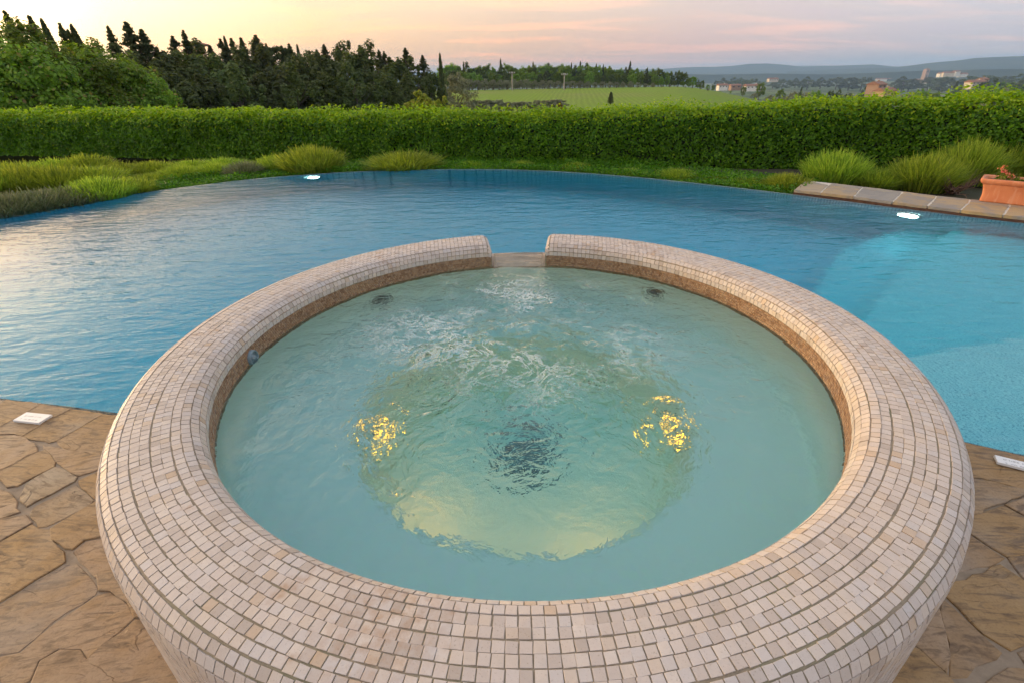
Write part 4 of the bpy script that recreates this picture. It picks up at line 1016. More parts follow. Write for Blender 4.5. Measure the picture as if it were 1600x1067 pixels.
# --- hedge
HP = [(-21.5, 15.2), (-14.8, 13.3), (-10.1, 12.2), (-6.2, 11.0), (-3.6, 10.2), (-1.5, 9.6), (-0.6, 9.35), (0.6, 9.05), (2.25, 8.7), (4.5, 8.35), (6.4, 7.9), (7.9, 7.0), (9.6, 5.4), (11.5, 3.2)]
HT = [0.30, 0.30, 0.30, 0.29, 0.29, 0.29, 0.29, 0.30, 0.33, 0.38, 0.45, 0.50, 0.53, 0.53]
def build_hedge():
    P = np.array(smooth(HP, 12)); zt = np.interp(np.linspace(0, 1, len(P)), np.linspace(0, 1, len(HT)), HT)
    L_ = np.concatenate([[0], np.cumsum(np.hypot(*np.diff(P, axis=0).T))])
    r = np.random.default_rng(5)
    # density follows how near the hedge is
    def cross(u, top):
        """u 0..1 from the front foot over the top to the back foot -> (offset, z, n_off, n_z)"""
        hw = 0.52; zb = -0.72; H = top-zb; Rr = 0.24
        l1 = H-Rr; l2 = math.pi/2*Rr; l3 = 2*(hw-Rr); tot = 2*l1+2*l2+l3; s = u*tot
        o = np.empty_like(s); z = np.empty_like(s); a = np.zeros_like(s)
        m = s < l1; o[m] = -hw; z[m] = zb+s[m]; a[m] = 0
        m = (s >= l1) & (s < l1+l2); t = (s[m]-l1)/l2*math.pi/2; o[m] = -hw+Rr-Rr*np.cos(t); z[m] = top[m]-Rr+Rr*np.sin(t) if np.ndim(top) else top-Rr+Rr*np.sin(t); a[m] = t
        m = (s >= l1+l2) & (s < l1+l2+l3); o[m] = -hw+Rr+(s[m]-l1-l2); z[m] = top[m]; a[m] = math.pi/2
        m = (s >= l1+l2+l3) & (s < l1+2*l2+l3); t = (s[m]-l1-l2-l3)/l2*math.pi/2; o[m] = hw-Rr+Rr*np.sin(t); z[m] = top[m]-Rr+Rr*np.cos(t); a[m] = math.pi/2+t
        m = s >= l1+2*l2+l3; o[m] = hw; z[m] = top[m]-Rr-(s[m]-l1-2*l2-l3); a[m] = math.pi
        return o, z, -np.cos(a), np.sin(a)
    n = 210000
    s = r.uniform(0, L_[-1], n); u = np.where(r.uniform(0, 1, n) < 0.86, r.uniform(0, 0.64, n), r.uniform(0.64, 1, n))
    top = np.interp(s, L_, zt)
    # l1 etc. use a scalar height; take the mean height per leaf via ratio
    o, z, no, nz = np.empty(n), np.empty(n), np.empty(n), np.empty(n)
    bins = np.digitize(top, np.linspace(0.2, 0.6, 30))
    for b in np.unique(bins):
        m = bins == b; tt = np.full(m.sum(), top[m].mean()); oo, zz, nn, nz_ = cross_safe(cross, u[m], tt); o[m] = oo; z[m] = zz; no[m] = nn; nz[m] = nz_
    cx = np.interp(s, L_, P[:, 0]); cy = np.interp(s, L_, P[:, 1])
    tx = np.gradient(P[:, 0], L_); ty = np.gradient(P[:, 1], L_); tl = np.hypot(tx, ty); tx /= tl; ty /= tl
    ux = -np.interp(s, L_, ty); uy = np.interp(s, L_, tx)      # away from the pool
    # soft bulges + shoots on top
    bul = np.array([mnoise.fractal((a*1.1, b*1.4, 0.0), 0.8, 2.1, 4) for a, b in zip(s, u*3)])*0.10
    dep = -np.abs(r.normal(0, 0.045, n))+bul
    tuft = np.array([mnoise.noise((a*2.3, 7.7, 0.0)) for a in s])
    shoot = np.where((nz > 0.6) & (r.uniform(0, 1, n) < 0.16), r.uniform(0, 0.10, n)*(1+np.maximum(0, tuft)*1.3), 0)
    X = cx+ux*o+ux*no*dep; Y = cy+uy*o+uy*no*dep; Z = z+nz*dep+shoot
    C = np.stack([X, Y, Z], -1); Nn = np.stack([ux*no, uy*no, nz], -1)+r.normal(size=(n, 3))*0.62+np.array([0, 0, 0.35])
    dist = np.hypot(X-CAM[0], Y-CAM[1])
    v, f = leaf_quads(C, Nn, r.uniform(0.036, 0.070, n)*np.clip(dist/10, 0.85, 1.6), 0.62, r)
    h = tag(empty('hedge', (0.0, 9.2, -0.72)), 'long clipped green hedge curving behind the pool', 'hedge')
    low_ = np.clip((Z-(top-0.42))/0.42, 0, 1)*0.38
    young_lit = (r.uniform(0, 1, n) < low_) | (nz > 0.2) & (r.uniform(0, 1, n) < np.clip((nz-0.2)*1.5, 0, .93)) | (r.uniform(0, 1, n) < 0.012)  # new growth and painted top light share this mask
    fo = obj('foliage', np_mesh('foliage', v-np.array((0, 9.2, -0.72)), f, M_HEDGE, mats=[M_HEDGE, M_SHOOT_LIT], fmat=young_lit.astype(int)), h); fo['kind'] = 'stuff'
    # inside
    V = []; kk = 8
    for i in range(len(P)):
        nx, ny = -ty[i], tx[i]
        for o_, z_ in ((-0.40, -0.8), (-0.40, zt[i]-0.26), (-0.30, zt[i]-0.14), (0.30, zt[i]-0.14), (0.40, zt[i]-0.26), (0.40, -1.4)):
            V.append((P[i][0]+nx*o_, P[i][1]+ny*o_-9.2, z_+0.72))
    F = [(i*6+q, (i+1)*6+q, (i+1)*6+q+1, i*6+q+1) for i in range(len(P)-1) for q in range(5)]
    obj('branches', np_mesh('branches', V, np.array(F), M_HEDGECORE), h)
def cross_safe(fn, u, top):
    H = float(top[0]); 
    return fn(u, top) if False else _cross(u, H)
def _cross(u, top):
    hw = 0.52; zb = -0.72; H = top-zb; Rr = 0.24
    l1 = H-Rr; l2 = math.pi/2*Rr; l3 = 2*(hw-Rr); tot = 2*l1+2*l2+l3; s = u*tot
    k = [0, l1, l1+l2, l1+l2+l3, l1+2*l2+l3, tot+1e-6]
    o = np.empty_like(s); z = np.empty_like(s); a = np.zeros_like(s)
    m = s < k[1]; o[m] = -hw; z[m] = zb+s[m]
    m = (s >= k[1]) & (s < k[2]); t = (s[m]-k[1])/l2*math.pi/2; o[m] = -hw+Rr-Rr*np.cos(t); z[m] = top-Rr+Rr*np.sin(t); a[m] = t
    m = (s >= k[2]) & (s < k[3]); o[m] = -hw+Rr+(s[m]-k[2]); z[m] = top; a[m] = math.pi/2
    m = (s >= k[3]) & (s < k[4]); t = (s[m]-k[3])/l2*math.pi/2; o[m] = hw-Rr+Rr*np.sin(t); z[m] = top-Rr+Rr*np.cos(t); a[m] = math.pi/2+t
    m = s >= k[4]; o[m] = hw; z[m] = top-Rr-(s[m]-k[4]); a[m] = math.pi
    return o, z, -np.cos(a), np.sin(a)
build_hedge()

# --- lavender and grass clumps
def clump_mesh(key, n, mat, seed, h=0.45, spread=0.5, droop=0.35, width=0.010):
    r = np.random.default_rng(seed); a = r.uniform(0, 6.283, n); q = r.uniform(0, 1, n)**0.6
    bx, by = 0.36*q*np.cos(a), 0.36*q*np.sin(a); out = spread*q*r.uniform(.6, 1.2, n); hh = h*r.uniform(0.55, 1.1, n)*(1-0.35*q*q)
    B = np.stack([bx, by, np.zeros(n)], -1); D = np.stack([np.cos(a), np.sin(a), np.zeros(n)], -1)
    Mi = B+D*(out*0.35)[:, None]+np.stack([0*a, 0*a, hh*0.6], -1); T = B+D*out[:, None]+np.stack([0*a, 0*a, hh*(1-droop*q*0.4)], -1)
    T += r.normal(size=T.shape)*0.035
    s = np.stack([-np.sin(a), np.cos(a), 0*a], -1)*width*r.uniform(.7, 1.4, n)[:, None]; ang = r.uniform(0, 3.14, n); s = s*np.cos(ang)[:, None]+D*(np.sin(ang)*width)[:, None]
    V = np.stack([B-s, B+s, Mi+s*0.9, Mi-s*0.9, T+s*0.35, T-s*0.35], 1).reshape(-1, 3)
    b = np.arange(n)*6; F = np.concatenate([np.stack([b, b+1, b+2, b+3], -1), np.stack([b+3, b+2, b+4, b+5], -1)])
    return np_mesh(key, V, F, mat)
CL = [clump_mesh('lavender_blades_a', 3000, M_LAV, 1, 0.42, 0.20, 0.2, 0.006), clump_mesh('lavender_blades_b', 3000, M_LAV, 2, 0.46, 0.16, 0.15, 0.006), clump_mesh('lavender_blades_c', 2800, M_LAV, 3, 0.38, 0.24, 0.25, 0.006)]
CG = [clump_mesh('grey_blades', 3000, M_LAVGREY, 4, 0.36, 0.22, 0.2, 0.006)]
base_clump = simple('clump_heart', (0.03, 0.045, 0.018), 0.95, 0.4, 10)
def heart():
    bm = bmesh.new(); bmesh.ops.create_icosphere(bm, subdivisions=2, radius=1)
    for v in bm.verts: v.co = Vector((v.co.x*0.34, v.co.y*0.34, max(-0.02, v.co.z*0.24)))*(1+0.15*mnoise.noise(v.co*3))
    return bm_mesh('clump_heart', bm, base_clump)
HEART = heart()
def clump(px, py, w, h, label, group, grey=False, me=None, cat='lavender', zb=-0.63):
    p = atz(px, py, zb); e = empty('lavender_clump', (p[0], p[1], zb), random.uniform(0, 6.28)); e.scale = (w, w, h)
    obj('blades', me or (CG[0] if grey else random.choice(CL)), e); obj('heart', HEART, e)
    tag(e, label, cat, group); return e
LG = 'lavender clumps in the planting bed'
left_bed = [(10,342,1.1,1.0,1),(60,333,1.1,.95,1),(110,325,1.1,.9,1),(160,316,1.1,.9,0),(205,307,.9,.7,0),(-20,310,1.2,1.1,0),(40,303,1.2,1.1,0),(95,298,1.2,1.1,0),(150,292,1.1,1.0,0),(-30,285,1.2,1.0,0),(30,283,1.2,1.0,0),(90,280,1.1,1.0,0),(140,276,1.1,1.0,0),(190,280,1.0,.8,0),(235,290,.8,.6,0),(240,274,1.0,.7,0),(285,282,.8,.65,0),(300,270,1.0,.7,0),(335,276,.8,.6,0),(350,266,.9,.7,0)]
for x, y, w, h, g in left_bed:
    h *= 0.82
    clump(x, y, w, h, ('grey-green lavender clump at the left frame edge beside the pool', 'grey-green lavender clump second from the left frame edge beside the pool', 'grey-green lavender clump third from the left frame edge beside the pool')[min(2, (10, 60, 110).index(x))] if g else 'green lavender clump in the bed left of the pool', 'grey lavender over the left pool edge' if g else 'green lavender in the left bed', bool(g))
clump(385, 277, .75, .7, 'small mauve-grey lavender clump behind the pool edge, left of a rounded green clump', None, True)
clump(428, 270, .8, .7, 'small green clump right of the mauve-grey lavender', None)
clump(490, 271, 1.35, 1.0, 'rounded bright green clump behind the far pool edge, above the left pool lamp', None, me=CL[1])
clump(632, 267, 1.45, .85, 'wide low green clump in front of the hedge, behind the middle of the pool', None, me=CL[2])
for x, y, w, h in ((560,268,.6,.35),(735,264,.8,.42),(815,264,.7,.45),(900,269,.8,.5),(985,276,.8,.45),(1055,282,.9,.6),(1125,288,.7,.4),(1170,293,.8,.5)):
    clump(x, y-1, w*.8, h*.62, 'low green tuft at the foot of the hedge behind the far pool edge', 'low tufts behind the far pool edge')
clump(1228, 298, .7, .5, 'low green tuft beside the end of the stone coping', None)
clump(1300, 287, 1.05, 1.0, 'green lavender clump behind the end of the stone coping', None, me=CL[1])
clump(1368, 293, .8, .62, 'low green clump behind the middle of the stone coping', None)
clump(1440, 296, .95, 1.1, 'tall green clump left of the bare twigs behind the coping', None, me=CL[0])
clump(1505, 285, 1.0, 1.25, 'tall bright green clump behind the bare twigs', None, me=CL[1])
clump(1560, 275, 1.1, 1.2, 'green clump behind the terracotta planter', None, me=CL[0]); clump(1610, 270, 1.1, 1.3, 'green clump at the right edge behind the terracotta planter', None, me=CL[1])
# low leafy cover between the far edge and the hedge
def ground_cover():
    r = np.random.default_rng(77); n = 46000; P = np.array(FARS[24:]); L_ = np.concatenate([[0], np.cumsum(np.hypot(*np.diff(P, axis=0).T))])
    q = r.uniform(0, L_[-1], n); x = np.interp(q, L_, P[:, 0]); y = np.interp(q, L_, P[:, 1])
    d = np.stack([x+1.0, y-1.2], -1); d /= np.linalg.norm(d, axis=1, keepdims=True); w = 0.05+r.uniform(0, 1, n)*1.35
    hgt = np.array([0.5+0.5*mnoise.noise((a*1.7, b*2.5, 0)) for a, b in zip(q, w)])
    C = np.stack([x+d[:, 0]*w, y+d[:, 1]*w, -0.63+r.uniform(0, 1, n)*(0.05+0.15*hgt)], -1)
    v, f = leaf_quads(C, r.normal(size=(n, 3))*0.7+np.array([0, 0, 1.0]), r.uniform(0.025, 0.06, n), 0.5, r)
    tag(obj('ground_cover', np_mesh('ground_cover', v, f, M_HEDGE)), 'low dark green ground cover between the far pool edge and the hedge', 'ground cover', kind='stuff')
ground_cover()
# bare woody twigs
def twigs():
    p = atz(1490, 303, -0.62); V, F = [], []; r = np.random.default_rng(9)
    def tube(pts, rads, n=5):
        o = len(V)
        for q, rd in zip(pts, rads):
            for j in range(n): a = 2*math.pi*j/n; V.append((q[0]+rd*math.cos(a), q[1]+rd*math.sin(a)*.7, q[2]+rd*math.sin(a)*.4))
        for i in range(len(pts)-1):
            for j in range(n): F.append((o+i*n+j, o+i*n+(j+1) % n, o+(i+1)*n+(j+1) % n, o+(i+1)*n+j))
    for k in range(46):
        a = r.uniform(0, 6.28); L_ = r.uniform(.18, .42); d = np.array([math.cos(a), math.sin(a), r.uniform(.3, 1.0)]); d /= np.linalg.norm(d)
        s = r.normal(0, .03, 3); s[2] = 0; m = s+d*L_*.5+r.normal(0, .02, 3); e_ = s+d*L_+r.normal(0, .04, 3); tube([s, m, e_], [.010, .007, .002])
        for _ in range(2):
            e2 = m+(d+r.normal(0, .6, 3))*L_*.45; tube([m, e2], [.005, .0015], 4)
    o = obj('woody_shrub', np_mesh('woody_shrub', V, np.array(F), M_TWIG)); o.location = p
    tag(o, 'bare brown woody shrub left of the terracotta planter', 'shrub')
twigs()
# --- terracotta trough
def planter():
    ax = np.array((0.712, -0.702)); nb = np.array((0.702, 0.712)); L_, Wd, H = 0.80, 0.30, 0.262
    p0 = np.array((5.49, 4.32)); C = p0+ax*(L_/2)+nb*(Wd/2)
    e = tag(empty('planter', (C[0], C[1], ZC-0.001), math.atan2(ax[1], ax[0])), 'orange terracotta trough on the stone coping at the right edge', 'planter')
    lay = [(0.0, 1.0), (0.02, 1.0), (0.17, 0.955), (0.205, 0.95), (0.210, 0.985), (0.222, 1.005), (0.25, 1.01), (0.262, 0.995)]
    def ring(z, k, r_=0.03):
        w_, d = L_/2*0.93+ (z*0.22), Wd/2*0.88+(z*0.14); w_ += (k-1)*0.35; d += (k-1)*0.35; out = []
        for sx, sy, a0 in ((1, 1, 0), (-1, 1, 90), (-1, -1, 180), (1, -1, 270)):
            for a in (0, 30, 60, 90): t = R(a0+a); out.append((sx*(w_-r_)+r_*math.cos(t), sy*(d-r_)+r_*math.sin(t), z))
        return out
    # flared foot, slightly concave body, rolled rim
    levels = [ring(0, 1.02), ring(0.015, 1.02), ring(0.06, 0.985), ring(0.13, 0.97), ring(0.195, 0.985), ring(0.205, 1.02), ring(0.218, 1.045), ring(0.242, 1.05), ring(0.258, 1.035), ring(0.262, 1.00), ring(0.25, 0.94), ring(0.20, 0.92)]
    n = 16; V = [p for l in levels for p in l]; F = [(i*n+j, i*n+(j+1) % n, (i+1)*n+(j+1) % n, (i+1)*n+j) for i in range(4) for j in range(n)]
    cut = 5
    body = obj('body', np_mesh('body', V[:n*5], [np.array(F), np.array([list(range(n))[::-1]])], M_TERRA, True), e)
    Fr = [(i*n+j, i*n+(j+1) % n, (i+1)*n+(j+1) % n, (i+1)*n+j) for i in range(7) for j in range(n)]
    obj('rim', np_mesh('rim', V[n*4:], np.array(Fr), M_TERRA, True), e)
    obj('soil', np_mesh('soil', [(x, y, 0.225) for x, y, z in ring(.2, .94)], np.array([list(range(n))]), M_SOIL), e)
    r = np.random.default_rng(12); m = 420
    Cn = np.stack([r.uniform(-.33, .33, m), r.uniform(-.10, .10, m), 0.01+np.abs(r.normal(0, .035, m))], -1); v, f = leaf_quads(Cn, r.normal(size=(m, 3))+np.array([0, 0, .8]), r.uniform(.02, .045, m), .7, r)
    pe = tag(empty('bedding_plant', (C[0], C[1], ZC+0.225), math.atan2(ax[1], ax[0])), 'low plant with orange-red flowers growing in the terracotta trough', 'plant')
    obj('leaves', np_mesh('leaves', v, f, M_BROAD), pe)
    for cx, cz in ((-.30, .15), (-.27, .11), (-.24, .08), (-.05, .07), (.12, .1), (-.19, .05), (.25, .09)):
        k = 26; fl = np.stack([r.normal(0, .014, k), r.normal(0, .02, k), r.normal(0, .012, k)], -1)
        v, f = leaf_quads(fl, r.normal(size=fl.shape), r.uniform(.018, .03, k), .8, r); o = obj('flower', np_mesh('flower', v, f, M_FLOWER), pe); o.location = (cx, 0, cz)
    bmv, bmf = [], []
    for cx, cz in ((-.30, .15), (-.27, .11), (-.24, .08), (-.05, .07), (.12, .1), (.25, .09)):
        o = len(bmv); w_ = .003
        bmv += [(cx-w_, 0, 0), (cx+w_, 0, 0), (cx+w_, 0.004, cz), (cx-w_, 0.004, cz), (cx, -w_, 0), (cx, w_, 0), (cx, w_+.004, cz), (cx, -w_+.004, cz)]; bmf += [(o, o+1, o+2, o+3), (o+4, o+5, o+6, o+7)]
    obj('stems', np_mesh('stems', bmv, np.array(bmf), M_LAV), pe)
planter()

# ================================================================== TREES
WL = 'dark conifer in the woodland behind the hedge'; 
left_front = [('dense0',18,62,25,1.0),('dense1',62,50,26,.95),('dense0',108,70,27,1.0),('dense1',150,76,28,.95),('dense0',185,98,27,.8),('dense1',-30,55,27,.9),('dense1',222,128,27,.9),('dense0',125,122,25.5,1.0),('dense1',50,118,26,1.0),('dense0',0,108,26.5,1.0),('dense1',170,135,25.5,1.1),('dense0',90,105,26,1.),('dense1',200,122,26.5,1.)]
for k, x, y, d, w in left_front: plant_tree(k, x, y, d, 'leafy green tree in the thicket behind the left end of the hedge', 'tree', 'leafy trees behind the left end of the hedge', w)
for x, y, d, k, l in ((10,26,33,'conif0',0),(48,33,34,'conif1',0),(76,31,34,'cyp0',-.05),(95,44,35,'conif2',0),(116,48,36,'cyp0',-.05),(132,38,34,'cyp1',-.10),(170,48,38,'conif1',0)):
    plant_tree(k, x, y, d, 'dark pointed conifer rising above the leafy thicket at the left', 'tree', 'pointed conifers above the left thicket', 0.8, lean=l)
wood = [(198,41,46,'conif0',.9),(222,52,46,'conif1',.85),(270,62,50,'conif2',.8),(287,53,50,'conif0',.6),(328,76,50,'conif1',.8),(345,66,52,'conif2',.7),(362,65,52,'conif0',.7),(377,64,53,'conif1',.7),(400,60,53,'conif0',.8),(396,72,53,'conif2',.7),(416,73,53,'conif2',.7),(440,76,54,'conif1',.7),(452,73,54,'conif0',.7),(495,82,55,'conif2',.9),(506,74,55,'conif1',.8),(562,75,58,'conif0',.8),(592,82,60,'conif1',.8),(600,84,60,'conif2',.7),(633,79,60,'conif0',.9),(660,90,60,'conif1',.9),(245,80,48,'conif2',.8),(310,82,50,'conif1',.8)]
for x, y, d, k, w in wood: plant_tree(k, x, y, d, WL, 'tree', 'conifers in the woodland behind the hedge', w*1.5)
for x, y, d in ((350,58,52),(464,71,54),(483,80,55)): plant_tree('cyp0', x, y, d, 'slim cypress spire standing above the dark woodland', 'tree', 'slim cypresses above the woodland', .75)
plant_tree('umb0', 430, 71, 53, 'umbrella pine with a flat crown above the woodland', 'tree', None, .7)
plant_tree('cyp1', 687, 84, 60, 'tall dark cypress at the right end of the woodland', 'tree', None, .75)
for x, y, d, w in ((205,88,44,1.1),(250,92,44,1.1),(292,92,45,1.1),(335,92,45,1.1),(375,96,46,1.1),(420,92,46,1.1),(462,92,47,1.1),(505,94,48,1.1),(540,90,50,1.1),(575,94,50,1.1),(612,100,52,1.1),(648,106,54,1.0),(672,118,54,.9),(230,112,40,1.1),(275,118,40,1.1),(320,122,40,1.1),(365,118,40,1.1),(410,120,41,1.1),(455,116,41,1.1),(500,118,42,1.1),(550,112,43,1.1),(595,122,44,1.1),(640,128,46,1.0),(535,76,57,.8),(300,84,52,1.0),(400,84,55,1.),(480,88,56,1.),(575,84,60,1.)):
    plant_tree(pick('oak0', 'oak1', 'oak2'), x, y-(7 if y < 107 else 3), d, 'dark rounded evergreen in the woodland mass behind the hedge', 'tree', 'rounded evergreens in the woodland', w)
# yellow-green bush, reddish bush, olive
plant_tree('bush0', 655, 143, 15.5, 'yellow-green bush poking above the hedge left of centre', 'bush', None, .78, zbase=-0.9)
plant_tree('bush0', 690, 152, 15.0, 'small yellow-green shoot clump above the hedge below the olive tree', 'bush', None, .5, zbase=-0.9)
plant_tree('redbush0', 876, 161, 13.0, 'reddish-brown sprig on top of the hedge near the middle', 'bush', None, .30, zbase=-0.6)
plant_tree('olive0', 713, 121, 62, 'round grey-green olive tree at the left end of the field', 'tree', None, .95)
plant_tree('cyp1', 955, 144, 85, 'lone dark conical tree standing in the green field', 'tree', None, 3.2)
for i in range(9): plant_tree('olive1', 738+i*17+random.uniform(-4, 4), 157+random.uniform(-2, 3), 66, 'low grey scrub bush along the near side of the field', 'bush', 'grey scrub along the near side of the field', 1.5, name='scrub_bush')
# woodland beyond the field
ytop = lambda x: np.interp(x, [690, 720, 760, 800, 900, 960, 1010, 1040, 1070, 1100, 1125], [104, 103, 106, 104, 105, 106, 108, 110, 117, 126, 140])
x = 694
while x < 1122:
    plant_tree(pick('broad0', 'broad1', 'broad2', 'oak1'), x, ytop(x)+random.uniform(-3, 4), random.uniform(178, 190), 'green tree in the wood along the far side of the field', 'tree', 'trees of the wood beyond the field', 1.15); x += random.uniform(6, 10)
x = 700
while x < 1128:
    plant_tree(pick('broad0', 'broad1', 'broad2', 'oak0'), x, ytop(x)+10+random.uniform(-3, 4), random.uniform(168, 174), 'green tree in the wood along the far side of the field', 'tree', 'trees of the wood beyond the field', 1.2); x += random.uniform(9, 14)
for xx, yy in ((724,97),(782,92),(833,97),(893,98),(907,96),(918,101),(932,100),(943,101),(985,97),(1012,106)):
    plant_tree(pick('cyp0', 'cyp1') if xx != 985 else 'conif0', xx, yy, 182, 'dark cypress tip above the wood beyond the field', 'tree', 'cypresses in the wood beyond the field', 1.0)
x = 722
while x < 1112:
    plant_tree(pick('olive0', 'olive1'), x, np.interp(x, [722, 1000, 1112], [124.5, 129, 140])+random.uniform(-1, 1), np.interp(x, [722, 1112], [155, 150]), 'grey-green olive in the row along the top of the field', 'tree', 'olive row along the field', 1.25); x += random.uniform(10, 13)
# valley on the right
for xx, yy, d, k, w in ((1142,142,240,'broad0',1.),(1163,135,250,'broad1',.8),(1190,130,250,'broad2',.9),(1221,141,240,'broad0',1.2),(1253,137,300,'conif0',1.),(1240,146,230,'olive0',1.3),(1262,144,230,'olive1',1.),(1278,141,240,'broad1',1.),(1300,143,240,'oak0',1.1),(1314,143,240,'oak1',1.1),(1328,146,240,'oak2',1.1),(1343,148,240,'broad0',1.1),(1373,142,330,'cyp1',1.2),(1394,143,330,'broad2',.9),(1356,139,380,'oak1',1.2),(1441,139,280,'broad1',1.2),(1462,145,260,'broad2',1.2),(1530,139,330,'broad0',1.3),(1548,138,330,'oak1',1.3),(1497,127,600,'cyp1',1.4),(1515,130,600,'oak2',1.5),(1535,129,600,'oak0',1.5),(1560,128,600,'oak1',1.5),(1578,128,600,'broad1',1.5),(1596,126,600,'oak2',1.4),(1590,136,340,'broad1',1.4),(1568,142,320,'olive0',1.4),(1420,147,250,'olive1',1.4),(1180,146,230,'olive1',1.5),(1205,150,220,'olive0',1.6)):
    plant_tree(k, xx, yy, d, 'tree dotted over the valley slope beyond the hedge on the right', 'tree', 'trees dotted over the valley', w)
far_row = [(x_, y_) for x_, y_ in ((1130,124),(1145,123),(1160,124),(1175,123.5),(1210,123),(1225,124),(1245,124),(1265,122),(1285,123),(1310,121),(1330,122),(1350,121),(1415,122),(1425,124),(1455,121),(1475,121),(1490,122),(1520,120),(1545,119),(1570,119),(1590,118))]
for x_, y_ in far_row: plant_tree(pick('oak0', 'oak1', 'oak2'), x_, y_, random.uniform(1150, 1350), 'distant dark tree clump in the hazy valley', 'tree', 'distant tree clumps in the valley', 2.6)

# ================================================================== BUILDINGS AND POLES
M_WALLC = [simple('cream_wall', (0.62, 0.55, 0.45), 0.9, 0.1, 1), simple('white_wall', (0.75, 0.73, 0.68), 0.9, 0.08, 1), simple('ochre_wall', (0.46, 0.32, 0.17), 0.9, 0.12, 1), simple('brick_wall', (0.33, 0.22, 0.16), 0.9, 0.12, 1)]
M_ROOF = simple('clay_roof', (0.25, 0.13, 0.085), 0.9, 0.2, 2); M_WIN = simple('dark_window', (0.03, 0.035, 0.04), 0.3, 0.2, 2)
def ray_ground(px, py):
    d = ray(px, py); h = math.hypot(d[0], d[1]); t = 80.0
    while t < 6000:
        p = CAM+d*t/h
        if p[2] < ground_z(p[0], p[1]): return p, t
        t *= 1.01
    return CAM+d*t/h, t
def house(px, ybase, dist, w, d, h, rz, wall, label, cat='house', group=None, name='house', windows=(0, 0), tower=None, hip=False):
    p, t_ = ray_ground(px, ybase)
    if t_ > 2.2*dist: p = atd(px, ybase, dist); t_ = dist
    k_ = t_/dist; w *= k_; d *= k_; h *= k_
    e = tag(empty(name, (p[0], p[1], p[2]), rz), label, cat, group)
    bm = bmesh.new(); vs_ = bm_box(bm, None, (w, d, h+2)); bmesh.ops.translate(bm, verts=vs_, vec=(0, 0, (h-2)/2)); obj('wall', bm_mesh('wall', bm, M_WALLC[wall]), e)
    rh = d*0.24; ow, od = w/2+.4, d/2+.5; rx = ow if not hip else max(0.05, ow-od*0.9)
    V = [(-ow, -od, h), (ow, -od, h), (ow, od, h), (-ow, od, h), (-rx, 0, h+rh), (rx, 0, h+rh), (-ow, -od, h-.25), (ow, -od, h-.25), (ow, od, h-.25), (-ow, od, h-.25)]
    bm = bmesh.new(); b = [bm.verts.new(v) for v in V]
    for f in ((0, 1, 5, 4), (2, 3, 4, 5), (1, 2, 5), (3, 0, 4), (0, 6, 7, 1), (1, 7, 8, 2), (2, 8, 9, 3), (3, 9, 6, 0), (9, 8, 7, 6)): bm.faces.new([b[i] for i in f])
    rf = obj('roof', bm_mesh('roof', bm, M_ROOF), e)
    nx, nz = windows
    for i in range(nx):
        for k in range(nz):
            for sy in (-1,):
                bm = bmesh.new(); bm_box(bm, None, (w/nx*.32, .12, h/nz*.42)); o = obj('window', bm_mesh('window', bm, M_WIN), e); o.location = (-w/2+w/nx*(i+.5), sy*(d/2+.02), h/nz*(k+.5))
    if nx:
        bm = bmesh.new(); bm_box(bm, None, (.8, .8, rh*1.1)); o = obj('chimney', bm_mesh('chimney', bm, M_WALLC[wall]), rf); o.location = (w*.25, d*.1, h+rh*.8)
    return e
house(1379, 157, 330, 8, 6, 4.2, .3, 2, 'orange farmhouse among trees just above the hedge on the right', name='farmhouse', windows=(4, 2))
house(1366, 147.5, 345, 7, 6, 4.5, .5, 3, 'brick-red farm building behind the orange farmhouse', name='farmhouse', windows=(2, 2))
house(1175, 139, 520, 14, 6, 2.2, .15, 1, 'low white house with a red roof in the valley behind two trees', windows=(4, 1))
house(1128, 138, 520, 8, 5, 2.2, .1, 1, 'small white house with a red roof left of the valley trees', windows=(3, 1))
house(1148, 138, 540, 9, 5, 2, .1, 3, 'low reddish house between the white valley houses', windows=(2, 1))
house(1207, 127, 1150, 18, 8, 3.5, .1, 0, 'pale long house far off in the valley below the blue hills', windows=(4, 1))
house(1522, 136, 600, 14, 7, 3.5, .2, 0, 'cream house among trees on the far right slope', windows=(4, 2))
house(1532, 134.5, 640, 6, 6, 5, .2, 2, 'taller ochre house beside the cream house on the far right', windows=(2, 2))
vill = [(1362,127.5,20,7,1),(1369,127.2,16,8,0),(1376,128,22,7,1),(1384,127,16,9,0),(1391,127.6,20,7,1),(1402,126,18,7,0),(1408,126.5,18,8,1),(1430,127,16,8,1),(1436,129.5,18,8,1),(1426,126.5,14,6,3),(1448,130,14,6,0),(1472,119.5,22,8,1),(1480,119,22,9,0),(1492,118.5,16,12,1),(1503,119.5,22,7,1),(1535,125.5,20,8,1),(1576,121.5,22,8,0),(1584,120.5,20,9,1),(1597,119,18,8,0),(1346,124.5,16,7,0),(1333,125,18,6,1),(1459,123.5,18,6,0),(1512,121.5,18,6,0)]
for x_, y_, w_, h_, m_ in vill: house(x_, y_, random.uniform(1350, 1500), w_*.85, 9, h_*.6, random.uniform(-.3, .4), m_, 'small pale village house on the far ridge at the right', group='village houses on the far ridge')
house(1441.5, 130, 1400, 8, 8, 24, .2, 3, 'church tower with pointed roof standing in the far village', 'tower', name='church_tower', windows=(1, 3), hip=True)
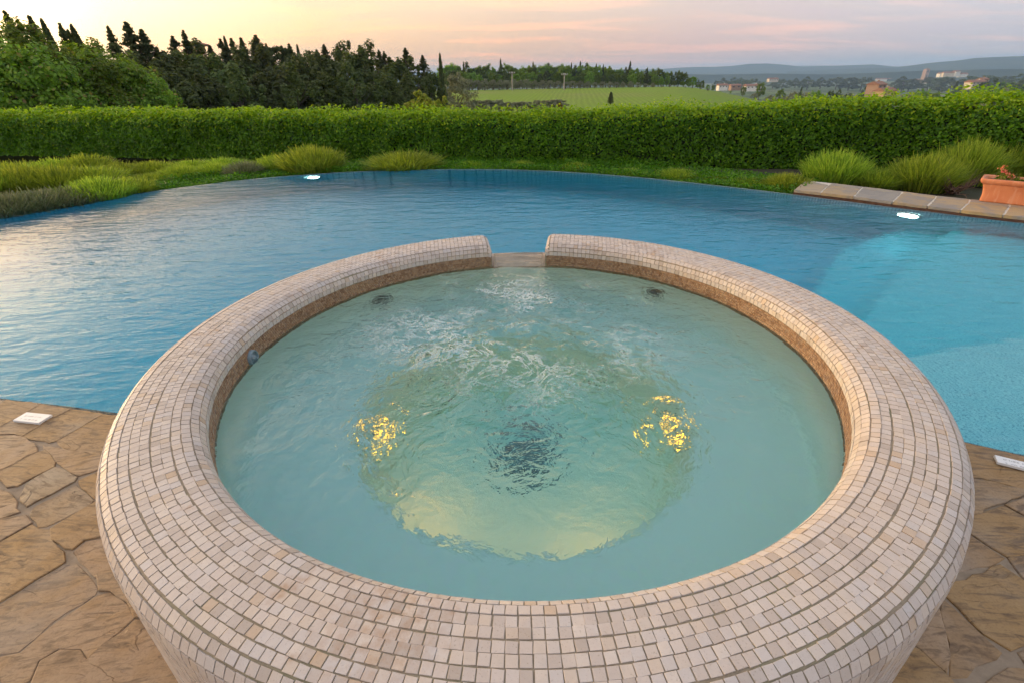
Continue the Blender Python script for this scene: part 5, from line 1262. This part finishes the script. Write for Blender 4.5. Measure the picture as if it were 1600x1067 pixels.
# belvedere tower in the woodland
def belvedere():
    p = atd(303, 70, 56); zb = ground_z(p[0], p[1]); top = p[2]; e = tag(empty('belvedere_tower', (p[0], p[1], zb), math.atan2(-(p[0]), p[1])*1.0+.25), 'roofed belvedere tower peeking above the dark woodland', 'tower')
    H = top-zb-0.4; w = 1.25
    bm = bmesh.new(); vs_ = bm_box(bm, None, (w, w, H-.55)); bmesh.ops.translate(bm, verts=vs_, vec=(0, 0, (H-.55)/2)); obj('wall', bm_mesh('wall', bm, M_WALLC[3]), e)
    for sx in (-1, 0, 1):
        for sy in (-1, 1):
            bm = bmesh.new(); vs_ = bm_box(bm, None, (.22, .22, .95)); bmesh.ops.translate(bm, verts=vs_, vec=(sx*(w/2-.11), sy*(w/2-.11), H-.1)); obj('pillar', bm_mesh('pillar', bm, M_WALLC[3]), e)
    o = 0.95; bm = bmesh.new(); b = [bm.verts.new(v) for v in ((-o, -o, H+.36), (o, -o, H+.36), (o, o, H+.36), (-o, o, H+.36), (0, 0, H+.68), (-o, -o, H+.27), (o, -o, H+.27), (o, o, H+.27), (-o, o, H+.27))]
    for f in ((0, 1, 4), (1, 2, 4), (2, 3, 4), (3, 0, 4), (0, 5, 6, 1), (1, 6, 7, 2), (2, 7, 8, 3), (3, 8, 5, 0), (8, 7, 6, 5)): bm.faces.new([b[i] for i in f])
    obj('roof', bm_mesh('roof', bm, M_ROOF), e)
belvedere()
def pole(px, ytop_, ybase, dist, label):
    t = atd(px, ytop_, dist); b_ = atd(px, ybase, dist); h = t[2]-b_[2]; e = tag(empty('utility_pole', (t[0], t[1], b_[2])), label, 'utility pole', 'utility poles in the field')
    v, f = lathe([(0.17, -2), (0.15, h*.5), (0.11, h), (0, h)], 10); obj('pole', np_mesh('pole', v, f, M_POLEWOOD, True), e)
    bm = bmesh.new(); bm_box(bm, None, (1.5, .14, .14)); o = obj('crossarm', bm_mesh('crossarm', bm, M_POLEWOOD), e); o.location = (0, -.12, h-.35)
    for x_ in (-.65, -.2, .2, .65):
        v, f = lathe([(.05, 0), (.09, .08), (.05, .14), (.09, .2), (0, .26)], 8); o = obj('insulator', np_mesh('insulator', v, f, M_PLATE, True), e); o.location = (x_, -.12, h-.28)
pole(800, 112.5, 137, 148, 'slim utility pole in the field, left of the two')
pole(882, 115, 140, 140, 'thicker utility pole in the field, right of the two')

# ================================================================== HAZE
bm = bmesh.new(); vs_ = bm_box(bm, None, (20400, 20400, 250)); bmesh.ops.translate(bm, verts=vs_, vec=(0, 0, 0))
t = NT('haze'); t.N.remove(t.b); pv = t.n('ShaderNodeVolumePrincipled'); pv.inputs['Color'].default_value = (0.44, 0.68, 1.0, 1); pv.inputs['Density'].default_value = 0.00020; pv.inputs['Anisotropy'].default_value = 0.0
pv.inputs['Density Attribute'].default_value = ''; pv.inputs['Color Attribute'].default_value = ''; pv.inputs['Temperature Attribute'].default_value = ''
t.l(pv.outputs[0], t.o.inputs['Volume'])
tag(obj('haze', bm_mesh('haze', bm, t.m)), kind='stuff')
